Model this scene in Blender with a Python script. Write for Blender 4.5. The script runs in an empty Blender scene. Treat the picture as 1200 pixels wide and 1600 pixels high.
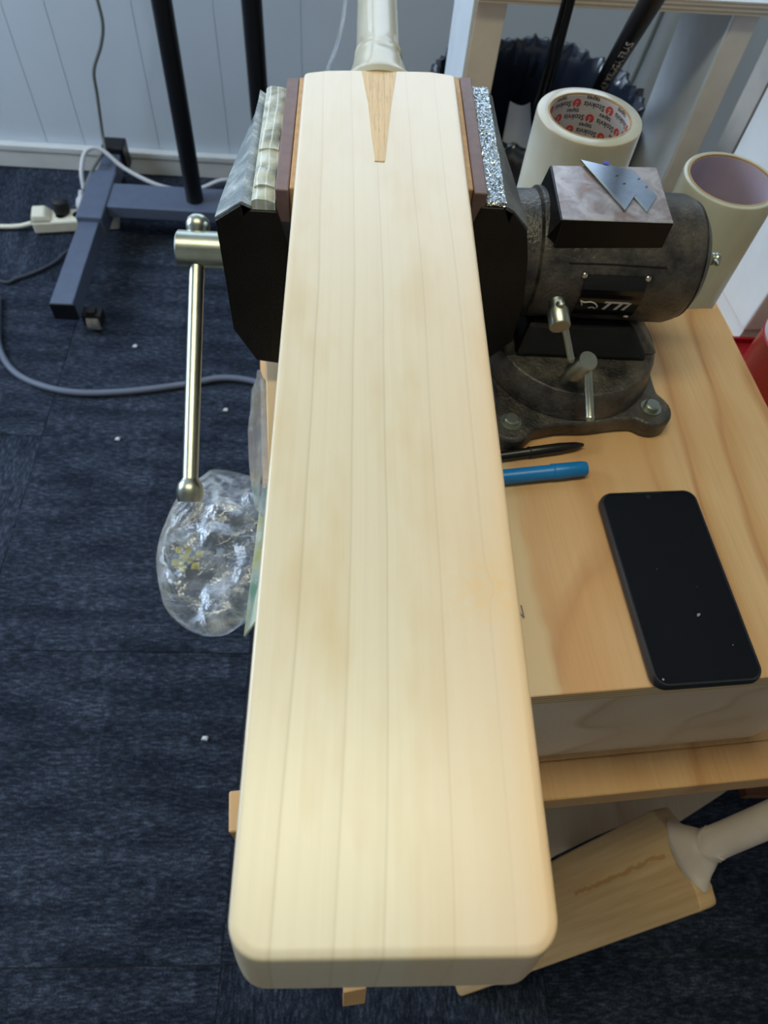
import bpy, bmesh, math, random
from mathutils import Vector, Matrix, noise
random.seed(7)
S = bpy.context.scene
COL = S.collection

# ------------------------------------------------------------------ camera
cd = bpy.data.cameras.new('camera'); cam = bpy.data.objects.new('camera', cd); COL.objects.link(cam)
X = Vector((0.997343, 0.027848, 0.067312)); Y = Vector((-0.012087, -0.847972, 0.529903)); Z = Vector((0.071835, -0.529309, -0.845382))
m = Matrix((X, Y, Z))                       # rows: world axes seen from the camera (x right, y down, z forward)
cam.matrix_world = Matrix.Translation((0, 0, 1.31)) @ (m @ Matrix(((1,0,0),(0,-1,0),(0,0,-1)))).to_4x4()
cd.sensor_fit = 'VERTICAL'; cd.sensor_height = 36; cd.sensor_width = 27
cd.lens = 1118/1600*36; cd.clip_start = 0.01
cd.dof.use_dof = True; cd.dof.focus_distance = 0.42; cd.dof.aperture_fstop = 13
S.camera = cam

# ------------------------------------------------------------------ light and exposure
S.view_settings.view_transform = 'Standard'; S.view_settings.look = 'None'
S.view_settings.exposure = 0.0; S.view_settings.gamma = 1; S.view_settings.use_curve_mapping = False
w = bpy.data.worlds.new('world'); S.world = w; w.use_nodes = True
w.node_tree.nodes['Background'].inputs[0].default_value = (0.55, 0.72, 1.0, 1)
w.node_tree.nodes['Background'].inputs[1].default_value = 1.0
def area(name, loc, target, sx, sy, power, color):
    l = bpy.data.lights.new(name, 'AREA'); l.shape = 'RECTANGLE'; l.size = sx; l.size_y = sy
    l.energy = power; l.color = color
    o = bpy.data.objects.new(name, l); COL.objects.link(o); o.location = loc
    o.rotation_euler = (Vector(target)-Vector(loc)).to_track_quat('-Z', 'Y').to_euler()
    return o
area('daylight_back', (-0.2, 1.93, 1.75), (-0.2, 0.4, 1.1), 2.0, 0.9, 15, (0.66, 0.82, 1.0))
area('daylight_left', (-2.1, 1.15, 1.6), (0, 1.0, 0.8), 1.1, 1.1, 42, (0.70, 0.84, 1.0))
area('lamp_light', (-0.15, 0.26, 2.50), (-0.15, 0.26, 0), 1.15, 0.26, 10.8, (1.0, 0.93, 0.60))

# ------------------------------------------------------------------ material helpers
def rgb(r, g, b):
    f = lambda c: ((c/255)/12.92 if c/255 <= .04045 else ((c/255+.055)/1.055)**2.4)
    return (f(r), f(g), f(b), 1)
class N:
    def __init__(s, name):
        s.m = bpy.data.materials.new(name); s.m.use_nodes = True; s.t = s.m.node_tree
        s.b = s.t.nodes['Principled BSDF']; s._c = None
    def n(s, typ, **kw):
        x = s.t.nodes.new(typ)
        for k, v in kw.items():
            if k.startswith('i_'):
                key = k[2:]; x.inputs[int(key) if key.isdigit() else key.replace('_', ' ')].default_value = v
            else: setattr(x, k, v)
        return x
    def l(s, a, b): s.t.links.new(a, b)
    def coord(s, scale=(1,1,1), rot=(0,0,0), loc=(0,0,0)):
        if s._c is None: s._c = s.n('ShaderNodeTexCoord').outputs['Object']
        mp = s.n('ShaderNodeMapping'); s.l(s._c, mp.inputs[0])
        mp.inputs['Scale'].default_value = scale; mp.inputs['Rotation'].default_value = rot; mp.inputs['Location'].default_value = loc
        return mp.outputs[0]
    def noise(s, vec, scale, detail=4, rough=.55, dist=0):
        x = s.n('ShaderNodeTexNoise'); x.inputs['Scale'].default_value = scale; x.inputs['Detail'].default_value = detail
        x.inputs['Roughness'].default_value = rough; x.inputs['Distortion'].default_value = dist
        s.l(vec, x.inputs['Vector']); return x.outputs['Fac']
    def ramp(s, fac, stops, interp='LINEAR'):
        r = s.n('ShaderNodeValToRGB'); r.color_ramp.interpolation = interp
        e = r.color_ramp.elements
        while len(e) < len(stops): e.new(1.0)
        for i, (p, c) in enumerate(stops): e[i].position = p; e[i].color = c
        s.l(fac, r.inputs[0]); return r.outputs[0]
    def mix(s, fac, a, b, mode='MIX'):
        x = s.n('ShaderNodeMix', data_type='RGBA', blend_type=mode)
        for v, k in ((fac, 0), (a, 6), (b, 7)):
            if hasattr(v, 'is_linked'): s.l(v, x.inputs[k])
            else: x.inputs[k].default_value = v
        return x.outputs[2]
    def math(s, op, a, b=0.0, c=None):
        x = s.n('ShaderNodeMath', operation=op)
        for i, v in enumerate((a, b) if c is None else (a, b, c)):
            if hasattr(v, 'is_linked'): s.l(v, x.inputs[i])
            else: x.inputs[i].default_value = v
        return x.outputs[0]
    def sep(s, vec):
        x = s.n('ShaderNodeSeparateXYZ'); s.l(vec, x.inputs[0]); return x.outputs
    def comb(s, x_, y_, z_):
        x = s.n('ShaderNodeCombineXYZ')
        for i, v in enumerate((x_, y_, z_)):
            if hasattr(v, 'is_linked'): s.l(v, x.inputs[i])
            else: x.inputs[i].default_value = v
        return x.outputs[0]
    def color(s, v):
        if hasattr(v, 'is_linked'): s.l(v, s.b.inputs['Base Color'])
        else: s.b.inputs['Base Color'].default_value = v
    def bump(s, h, strength=.3, dist=.001):
        x = s.n('ShaderNodeBump'); x.inputs['Strength'].default_value = strength; x.inputs['Distance'].default_value = dist
        s.l(h, x.inputs['Height']); s.l(x.outputs[0], s.b.inputs['Normal'])
    def set(s, **kw):
        for k, v in kw.items(): s.b.inputs[k.replace('_', ' ')].default_value = v
        return s.m
def plain(name, col, rough=.5, metal=0, var=.12, sc=60, bump=0, **kw):
    a = N(name); v = a.coord()
    f = a.noise(v, sc)
    c2 = tuple(x*(1-var*1.5) for x in col[:3])+(1,); c1 = tuple(min(1, x*(1+var)) for x in col[:3])+(1,)
    a.color(a.ramp(f, [(.3, c2), (.7, c1)]))
    if bump: a.bump(f, bump, .001)
    return a.set(Roughness=rough, Metallic=metal, **kw)

# ------------------------------------------------------------------ materials
def bat_face_material():
    a = N('willow_face'); v = a.coord(); x, y, z = a.sep(v)
    wob = a.noise(a.coord(scale=(6, 3.5, 1)), 1.0, 2, .4)
    w2 = a.math('MULTIPLY', a.math('SUBTRACT', wob, .5), .011)
    bow = a.math('MULTIPLY', a.math('SINE', a.math('MULTIPLY', y, 5.7)), .0034)
    # grain sweeps round the small knot near the right edge
    dx = a.math('SUBTRACT', x, .0430); dy = a.math('SUBTRACT', y, .133)
    kd = a.math('ADD', a.math('MULTIPLY', a.math('MULTIPLY', dx, dx), 16000), a.math('MULTIPLY', a.math('MULTIPLY', dy, dy), 16000))
    kn = a.math('DIVIDE', 1.0, a.math('ADD', 1.0, kd))
    kn2 = a.math('POWER', kn, 2.0)
    xs = a.math('SUBTRACT', a.math('ADD', x, w2), bow)
    xs = a.math('ADD', xs, a.math('MULTIPLY', kn2, -.003))
    u = a.math('ADD', a.math('DIVIDE', xs, .12), .5)
    base = lambda t: (.722*t, .652*t**1.12, .512*t**1.35, 1)
    stops = [(0.0, base(.97))]
    ln = [(-.0407, .83), (-.0204, .86), (-.0043, .84), (.0186, .83), (.0385, .82)]
    for px, dk in ln:
        q = px/.12+.5
        stops += [(q-.045, base(1.0)), (q-.0065, base(.975)), (q, base(dk)), (q+.0055, base(1.01))]
    stops.append((1.0, base(.97)))
    c = a.ramp(u, stops)
    # fine fibres
    fib = a.noise(a.coord(scale=(900, 9, 60)), 1.0, 3, .6)
    c = a.mix(1.0, c, a.ramp(fib, [(.3, (.975, .97, .96, 1)), (.7, (1, 1, 1, 1))]), 'MULTIPLY')
    # secondary faint rings
    wv = a.n('ShaderNodeTexWave', wave_type='BANDS', bands_direction='X'); wv.inputs['Scale'].default_value = 1.0
    a.l(a.comb(a.math('MULTIPLY', xs, 46), a.math('MULTIPLY', y, .8), 0), wv.inputs['Vector']); wv.inputs['Distortion'].default_value = 1.2
    c = a.mix(1.0, c, a.ramp(wv.outputs['Fac'], [(0, (.985, .98, .97, 1)), (.45, (1, 1, 1, 1))]), 'MULTIPLY')
    # mellow blotches stretched with the grain
    bl = a.noise(a.coord(scale=(30, 9, 1), loc=(3, 0.4, 0)), 1.0, 3, .6)
    c = a.mix(1.0, c, a.ramp(bl, [(.48, (1, 1, 1, 1)), (.68, (.93, .86, .74, 1))]), 'MULTIPLY')
    # redder heart side to the right, fading away from the toe
    hx = a.n('ShaderNodeMapRange'); a.l(x, hx.inputs[0]); hx.inputs[1].default_value = .0; hx.inputs[2].default_value = .055
    hy = a.n('ShaderNodeMapRange'); a.l(y, hy.inputs[0]); hy.inputs[1].default_value = .42; hy.inputs[2].default_value = .03
    c = a.mix(a.math('MULTIPLY', hx.outputs[0], a.math('ADD', a.math('MULTIPLY', hy.outputs[0], .8), .2)), c, (.755, .575, .40, 1))
    ex = a.n('ShaderNodeMapRange'); a.l(x, ex.inputs[0]); ex.inputs[1].default_value = .043; ex.inputs[2].default_value = .056
    c = a.mix(a.math('MULTIPLY', ex.outputs[0], a.math('MULTIPLY', hy.outputs[0], .6)), c, (.78, .48, .20, 1))
    # knot
    kb = a.noise(a.coord(scale=(160, 220, 1)), 1.0, 3, .6)
    kf = a.math('MULTIPLY', a.math('POWER', kn, .8), a.ramp(kb, [(.40, (.05, .05, .05, 1)), (.62, (.85, .85, .85, 1))]))
    c = a.mix(kf, c, (.78, .52, .25, 1))
    # paler top end: cool window light painted into the willow colour
    tp = a.n('ShaderNodeMapRange'); a.l(y, tp.inputs[0]); tp.inputs[1].default_value = .22; tp.inputs[2].default_value = .55
    c = a.mix(a.math('MULTIPLY', tp.outputs[0], .55), c, (.735, .670, .610, 1), 'MIX')
    a.color(c); a.bump(fib, .05, .0003)
    return a.set(Roughness=.33, Specular_IOR_Level=.6)
M = {}
M['face'] = bat_face_material()
def willow(name, c1, c2, sc=(300, 6, 60), rough=.5):
    a = N(name); f = a.noise(a.coord(scale=sc), 1.0, 4, .6); g = a.noise(a.coord(scale=(20, 4, 20)), 1.0, 2)
    c = a.ramp(f, [(.3, c1), (.7, c2)]); c = a.mix(1.0, c, a.ramp(g, [(.35, (.9, .87, .82, 1)), (.65, (1, 1, 1, 1))]), 'MULTIPLY')
    a.color(c); return a.set(Roughness=rough)
M['willow'] = willow('willow_side', rgb(205, 178, 135), rgb(226, 204, 165))
def cane():
    a = N('cane_splice'); f = a.noise(a.coord(scale=(700, 14, 1)), 1.0, 4, .7); g = a.noise(a.coord(scale=(1500, 60, 1)), 1.0, 2, .7)
    c = a.ramp(f, [(.25, rgb(182, 148, 102)), (.5, rgb(214, 184, 140)), (.75, rgb(224, 200, 160))])
    c = a.mix(1.0, c, a.ramp(g, [(.28, (.62, .52, .42, 1)), (.42, (1, 1, 1, 1))]), 'MULTIPLY')
    a.color(c); a.bump(f, .2, .0004); return a.set(Roughness=.5)
M['cane'] = cane()
def ply(name, base1, base2, dark, scale=1.0, edge=True, seed=0.0, patch=False):
    a = N(name); v = a.coord(loc=(seed, seed, 0)); x, y, z = a.sep(v)
    d = a.noise(a.coord(scale=(5, 1.6, 5), loc=(seed, seed, 0)), scale, 3, .5)
    g = a.math('ADD', a.math('MULTIPLY', x, 11*scale), a.math('MULTIPLY', d, 6.5))
    wv = a.math('FRACT', g)
    c = a.ramp(wv, [(0, base2), (.35, base1), (.78, base1), (.93, dark), (1, base2)])
    fine = a.noise(a.coord(scale=(350, 8, 350)), 1.0, 4, .6)
    c = a.mix(1.0, c, a.ramp(fine, [(.3, (.90, .87, .84, 1)), (.65, (1, 1, 1, 1))]), 'MULTIPLY')
    bl = a.noise(a.coord(scale=(9, 5, 9), loc=(seed+4, 0, 0)), 1.0, 3, .55)
    c = a.mix(a.ramp(bl, [(.45, (0, 0, 0, 1)), (.62, (.75, .75, .75, 1))]), c, base2)
    if patch:   # the pale sapwood strip of the veneer on the left of the box top
        pn = a.noise(a.coord(scale=(14, 9, 1)), 1.0, 3, .5)
        ux, uy, uz = a.sep(a.coord())
        px = a.math('ADD', ux, a.math('MULTIPLY', pn, .05))
        px = a.math('ADD', px, a.math('MULTIPLY', uy, .03))
        pf = a.ramp(px, [(.212, (1, 1, 1, 1)), (.219, (0, 0, 0, 1))])
        c = a.mix(a.math('MULTIPLY', pf, .85), c, rgb(214, 187, 146))
        of = a.ramp(px, [(.216, (0, 0, 0, 1)), (.224, (1, 1, 1, 1)), (.31, (0, 0, 0, 1))])
        c = a.mix(a.math('MULTIPLY', of, .5), c, rgb(198, 146, 98))
    if edge:
        gm = a.n('ShaderNodeNewGeometry'); nz = a.sep(gm.outputs['Normal'])[2]
        st = a.math('FRACT', a.math('MULTIPLY', a.sep(a.coord())[2], 210))
        sn = a.noise(a.coord(scale=(30, 30, 900)), 1.0, 2)
        e = a.ramp(st, [(.0, rgb(240, 218, 178)), (.45, rgb(232, 206, 162)), (.5, rgb(188, 152, 110)), (.95, rgb(200, 166, 124))])
        e = a.mix(1.0, e, a.ramp(sn, [(.3, (.8, .76, .7, 1)), (.6, (1, 1, 1, 1))]), 'MULTIPLY')
        c = a.mix(a.math('GREATER_THAN', a.math('ABSOLUTE', nz), .5), e, c)
    a.color(c); a.bump(fine, .08, .0005)
    return a.set(Roughness=.45)
M['ply'] = ply('pine_plywood', rgb(212, 178, 134), rgb(200, 158, 110), rgb(184, 138, 94), .8, True, .3, True)
M['ply_panel'] = ply('plywood_panel', rgb(222, 206, 184), rgb(208, 188, 162), rgb(194, 170, 140), .6, False, 1.7)
M['pine'] = ply('pine_timber', rgb(216, 174, 124), rgb(206, 160, 108), rgb(196, 146, 94), .8, False, 2.9)
def greyply():
    a = N('weathered_plywood_edge'); st = a.math('FRACT', a.math('MULTIPLY', a.sep(a.coord())[2], 190)); sn = a.noise(a.coord(scale=(25, 25, 700)), 1.0, 2)
    c = a.ramp(st, [(0, rgb(196, 188, 174)), (.45, rgb(184, 172, 156)), (.52, rgb(142, 128, 116)), (.95, rgb(156, 142, 126))])
    a.color(a.mix(1.0, c, a.ramp(sn, [(.3, (.85, .84, .82, 1)), (.6, (1, 1, 1, 1))]), 'MULTIPLY')); return a.set(Roughness=.6)
M['shelfply'] = greyply()
M['white_paint'] = plain('white_paint', rgb(205, 212, 218), .5, 0, .04, 20)
M['white_wood_tinted'] = plain('white_wood_room_light', rgb(205, 196, 185), .55, 0, .05, 30)  # white shelf legs tinted beige: warm room light painted into their colour
def iron(name, c1, c2, rough=.42, sc=420, b=.5):
    a = N(name); v = a.coord(); f = a.noise(v, sc, 3, .6); g = a.noise(v, 38, 5, .65)
    c = a.ramp(g, [(.38, c1), (.68, c2)]); c = a.mix(.5, c, a.mix(1.0, c, a.ramp(f, [(.35, (.55, .55, .55, 1)), (.65, (1.4, 1.4, 1.4, 1))]), 'MULTIPLY'))
    a.color(c); a.bump(f, b, .0012); return a.set(Roughness=rough, Specular_IOR_Level=.6 if sc < 600 else .3)
M['iron'] = iron('dusty_black_cast_iron', rgb(24, 23, 23), rgb(84, 79, 73), .34, 380, .8)
M['iron_dark'] = iron('black_enamelled_iron', rgb(5, 5, 6), rgb(17, 16, 16), .42, 600, .3)
M['iron_grey'] = iron('grey_iron', rgb(58, 60, 62), rgb(98, 100, 102), .55, 500, .25)
def anvil():
    a = N('worn_anvil_steel'); v = a.coord(); g = a.noise(v, 55, 5, .6, .6); f = a.noise(v, 20, 4)
    c = a.ramp(g, [(.40, rgb(172, 166, 168)), (.56, rgb(140, 132, 134)), (.72, rgb(128, 92, 74))])
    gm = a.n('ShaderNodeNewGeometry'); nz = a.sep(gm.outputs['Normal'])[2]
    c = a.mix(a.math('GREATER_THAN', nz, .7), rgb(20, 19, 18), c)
    a.color(c); a.bump(g, .12, .001); return a.set(Roughness=.38, Metallic=.45)
M['anvil'] = anvil()
M['steel'] = plain('zinc_plated_steel', rgb(168, 173, 162), .34, 1, .08, 90)
M['blade'] = plain('blade_steel', rgb(150, 158, 168), .28, 1, .06, 120)
M['brass_rivet'] = plain('nickel_rivet', rgb(205, 200, 190), .2, 1, .03, 100)
M['fibre'] = plain('brown_fibre_board', rgb(112, 88, 86), .5, 0, .10, 130, .15)
M['leather'] = plain('tan_wood_strip', rgb(186, 148, 104), .6, 0, .14, 160, .2)
def foil():
    a = N('hammered_foil_tape'); v = a.coord(); f = a.noise(v, 420, 2, .5, .6)
    g = a.ramp(f, [(.36, (0, 0, 0, 1)), (.62, (1, 1, 1, 1))])
    a.color(rgb(226, 236, 242)); a.bump(g, 1.0, .003)
    return a.set(Roughness=.16, Metallic=1.0)
M['foil'] = foil()
def fil():
    a = N('filament_tape'); v = a.coord()
    x, y, z = a.sep(v)
    s1 = a.math('FRACT', a.math('MULTIPLY', y, 620)); s2 = a.math('FRACT', a.math('ADD', a.math('MULTIPLY', x, 170), a.noise(v, 30, 2)))
    g = a.noise(v, 60, 4, .6)
    c = a.ramp(g, [(.40, rgb(140, 148, 144)), (.55, rgb(192, 198, 186)), (.7, rgb(210, 216, 212))])
    c = a.mix(a.math('MULTIPLY', a.math('LESS_THAN', s1, .35), .25), c, rgb(80, 86, 84))
    c = a.mix(a.math('MULTIPLY', a.math('LESS_THAN', s2, .18), .6), c, rgb(232, 240, 244))
    a.color(c); a.bump(s1, .4, .0006); return a.set(Roughness=.32, Specular_IOR_Level=.8)
M['filament'] = fil()
def film():
    a = N('dusty_tape_film'); v = a.coord(); f = a.noise(v, 700, 3, .6); g = a.noise(a.coord(scale=(1, 1.4, 1)), 60, 4, .6)
    c = a.ramp(g, [(.44, rgb(112, 124, 132)), (.62, rgb(160, 172, 178)), (.72, rgb(206, 214, 220))])
    c = a.mix(1.0, c, a.ramp(f, [(.35, (.75, .75, .75, 1)), (.65, (1.1, 1.1, 1.1, 1))]), 'MULTIPLY')
    a.color(c); a.bump(f, .4, .0006); return a.set(Roughness=.3, Specular_IOR_Level=.8)
M['film'] = film()
def carpet(name, rot, seed):
    a = N(name)
    v = a.coord(rot=(0, 0, rot), loc=(seed, seed*.7, 0))
    mp = a.n('ShaderNodeMapping'); a.l(v, mp.inputs[0]); mp.inputs['Scale'].default_value = (230, 52, 1)
    f = a.noise(mp.outputs[0], 1.0, 3, .7)
    mp2 = a.n('ShaderNodeMapping'); a.l(v, mp2.inputs[0]); mp2.inputs['Scale'].default_value = (330, 330, 1)
    d = a.noise(mp2.outputs[0], 1.0, 2, .6)
    mp3 = a.n('ShaderNodeMapping'); a.l(v, mp3.inputs[0]); mp3.inputs['Scale'].default_value = (26, 4.5, 1)
    bnd = a.noise(mp3.outputs[0], 1.0, 2, .5)
    mp4 = a.n('ShaderNodeMapping'); a.l(v, mp4.inputs[0]); mp4.inputs['Scale'].default_value = (9, 9, 1)
    vor = a.n('ShaderNodeTexVoronoi', distance='CHEBYCHEV'); a.l(mp4.outputs[0], vor.inputs['Vector']); vor.inputs['Scale'].default_value = 1; vor.inputs['Randomness'].default_value = .7
    c = a.ramp(f, [(.30, rgb(26, 31, 41)), (.5, rgb(43, 51, 65)), (.74, rgb(82, 92, 110))])
    c = a.mix(1.0, c, a.ramp(bnd, [(.36, (.62, .64, .68, 1)), (.62, (1.25, 1.22, 1.2, 1))]), 'MULTIPLY')
    c = a.mix(.5, c, a.mix(1.0, c, a.ramp(a.sep(vor.outputs['Color'])[0], [(.1, (.62, .64, .68, 1)), (.9, (1.35, 1.33, 1.3, 1))], 'CONSTANT' if False else 'LINEAR'), 'MULTIPLY'))
    c = a.mix(1.0, c, a.ramp(d, [(.35, (.6, .6, .6, 1)), (.66, (1.35, 1.35, 1.35, 1))]), 'MULTIPLY')
    a.color(c); a.bump(a.math('ADD', f, d), .9, .003)
    return a.set(Roughness=.95, Specular_IOR_Level=.15)
M['carpet0'] = carpet('navy_carpet_lengthwise', 0, 0); M['carpet1'] = carpet('navy_carpet_crosswise', math.pi/2, 3.1)
M['wall'] = plain('grey_white_wall', rgb(196, 208, 222), .55, 0, .03, 3)
M['base'] = plain('baseboard_paint', rgb(205, 208, 208), .5, 0, .05, 12)
M['warm_wall'] = plain('warm_cream_wall', rgb(200, 192, 178), .6, 0, .03, 3)
M['ceiling'] = plain('ceiling_white', rgb(180, 180, 178), .8, 0, .03, 4)
M['powder'] = plain('black_coat_window_sheen', rgb(86, 96, 118), .33, .0, .05, 40, 0)  # black coat raised to blue-grey: window reflection put into its colour
M['powder_dark'] = plain('black_rack_post', rgb(10, 12, 16), .4, 0, .05, 40)
M['rubber'] = plain('dark_rubber', rgb(20, 20, 22), .6, 0, .1, 50)
M['grey_wheel'] = plain('grey_caster_plastic', rgb(150, 152, 156), .4, 0, .2, 90)
M['cream_plastic'] = plain('cream_plastic', rgb(222, 218, 200), .4, 0, .03, 20)
M['white_cord'] = plain('white_cord', rgb(196, 198, 204), .45, 0, .04, 30)
M['grey_cord'] = plain('grey_cord', rgb(96, 104, 122), .5, 0, .05, 30)
M['dark_cord'] = plain('dark_grey_cord', rgb(44, 50, 62), .5, 0, .05, 30)
M['wall_cord'] = plain('olive_grey_cord', rgb(98, 104, 100), .5, 0, .05, 30)
def roll(name, col, yel):
    a = N(name); v = a.coord(); z = a.sep(v)[2]
    f = a.noise(a.coord(scale=(60, 60, 2)), 1.0, 3); g = a.noise(v, 14, 2)
    c = a.mix(a.ramp(g, [(.35, (0, 0, 0, 1)), (.7, (1, 1, 1, 1))]), col, yel)
    c = a.mix(1.0, c, a.ramp(f, [(.3, (.93, .93, .92, 1)), (.7, (1, 1, 1, 1))]), 'MULTIPLY')
    a.color(c); return a.set(Roughness=.28, Subsurface_Weight=.25, Subsurface_Scale=.02, Coat_Weight=.3)
M['roll_a'] = roll('clear_tape_roll', rgb(190, 190, 180), rgb(178, 174, 152))
M['roll_b'] = roll('filament_tape_roll', rgb(186, 188, 174), rgb(172, 170, 146))
M['card'] = plain('brown_cardboard_core', rgb(178, 148, 108), .8, 0, .1, 120)
M['label_in'] = plain('printed_core_paper', rgb(196, 190, 190), .6, 0, .05, 30)
M['mauve_in'] = plain('mauve_core_paper', rgb(186, 172, 190), .6, 0, .06, 30)
M['ink'] = plain('black_ink', rgb(58, 56, 60), .6, 0, .05, 80)
M['red_ink'] = plain('red_ink', rgb(205, 62, 54), .6, 0, .05, 80)
M['light_ink'] = plain('pale_ink', rgb(205, 202, 200), .5, 0, .05, 80)
M['pencil'] = plain('pencil_grey', rgb(110, 104, 108), .7, 0, .1, 300)
M['black_gloss'] = plain('glossy_black_plate', rgb(6, 7, 10), .12, 0, .0, 30)
M['screen'] = plain('phone_screen_glass', rgb(5, 7, 12), .06, 0, .0, 10, 0, Specular_IOR_Level=.6)
M['case'] = plain('black_phone_case', rgb(22, 25, 32), .42, 0, .08, 60)
M['black_plastic'] = plain('black_plastic', rgb(16, 16, 18), .35, 0, .05, 60)
M['blue_plastic'] = plain('blue_plastic', rgb(14, 116, 184), .35, 0, .04, 60)
M['tube'] = plain('matte_black_tube', rgb(14, 15, 20), .38, 0, .05, 60)
M['bin_bag'] = plain('black_bin_liner', rgb(34, 40, 52), .20, 0, .1, 30, 0, Specular_IOR_Level=.9)
M['bin_in'] = plain('black_liner_inside', rgb(10, 14, 26), .4, 0, .1, 30)
M['paper'] = plain('white_paper', rgb(214, 218, 226), .6, 0, .03, 20)
M['red'] = plain('red_enamel', rgb(168, 8, 34), .35, 0, .06, 20)
M['red_dark'] = plain('red_plastic', rgb(150, 10, 30), .5, 0, .06, 20)
M['red_brown'] = plain('reddish_brown_timber', rgb(120, 78, 58), .6, 0, .1, 40)
M['wrap'] = None
def wrap(name, col, seamy):
    a = N(name); v = a.coord(); f = a.noise(v, 18, 3); t = a.math('FRACT', a.math('MULTIPLY', a.sep(v)[1], 700))
    c = a.ramp(f, [(.35, tuple(x*.88 for x in col[:3])+(1,)), (.65, col)])
    a.color(c); a.bump(t, .12 if seamy else .02, .0005)
    return a.set(Roughness=.32 if not seamy else .6, Subsurface_Weight=.1, Subsurface_Scale=.01, Coat_Weight=.35 if not seamy else 0)
M['wrap'] = wrap('clear_taped_cream_wrap', rgb(184, 180, 160), False)
M['cloth_wrap'] = wrap('white_cloth_wrap', rgb(214, 200, 188), True)
def bag_material():
    a = N('clear_bag_film'); v = a.coord()
    t = a.t; out = t.nodes['Material Output']
    tr = a.n('ShaderNodeBsdfTransparent'); tr.inputs[0].default_value = (.93, .95, .97, 1)
    gl = a.n('ShaderNodeBsdfGlossy'); gl.inputs['Roughness'].default_value = .12; gl.inputs['Color'].default_value = (.95, .97, 1, 1)
    df = a.n('ShaderNodeBsdfDiffuse'); df.inputs[0].default_value = (.72, .77, .84, 1)
    f = a.noise(v, 45, 4, .6, .8)
    bp = a.n('ShaderNodeBump'); bp.inputs['Strength'].default_value = .8; bp.inputs['Distance'].default_value = .004; a.l(f, bp.inputs['Height'])
    a.l(bp.outputs[0], gl.inputs['Normal'])
    m1 = a.n('ShaderNodeMixShader'); a.l(a.ramp(a.noise(v, 28, 5, .65, 1.0), [(.48, (.05, .05, .05, 1)), (.70, (.45, .45, .45, 1))]), m1.inputs[0])
    a.l(tr.outputs[0], m1.inputs[1]); a.l(df.outputs[0], m1.inputs[2])
    lw = a.n('ShaderNodeLayerWeight'); lw.inputs[0].default_value = .25; a.l(bp.outputs[0], lw.inputs['Normal'])
    fr = a.math('ADD', a.math('MULTIPLY', lw.outputs['Fresnel'], .55), .04)
    m2 = a.n('ShaderNodeMixShader'); a.l(fr, m2.inputs[0]); a.l(m1.outputs[0], m2.inputs[1]); a.l(gl.outputs[0], m2.inputs[2])
    a.l(m2.outputs[0], out.inputs['Surface']); return a.m
M['bag'] = bag_material()
def header():
    a = N('header_card_print'); v = a.coord(); y = a.sep(v)[1]
    f = a.noise(v, 14, 1)
    a.color(a.ramp(f, [(.40, rgb(206, 206, 170)), (.50, rgb(206, 200, 110)), (.62, rgb(190, 205, 190)), (.68, rgb(90, 160, 124))])); return a.set(Roughness=.5)
M['header'] = header()
M['gold'] = plain('gold_filings', rgb(190, 180, 96), .3, .7, .2, 90)
def glass_pane():
    a = N('window_glass'); return a.set(Roughness=.02, Transmission_Weight=1.0, IOR=1.1)
M['glass'] = glass_pane()
def lampmat():
    a = N('lamp_diffuser'); a.b.inputs['Emission Color'].default_value = (1, .93, .66, 1); a.b.inputs['Emission Strength'].default_value = 3.0
    a.color(rgb(240, 236, 210)); return a.m
M['lamp'] = lampmat()

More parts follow.
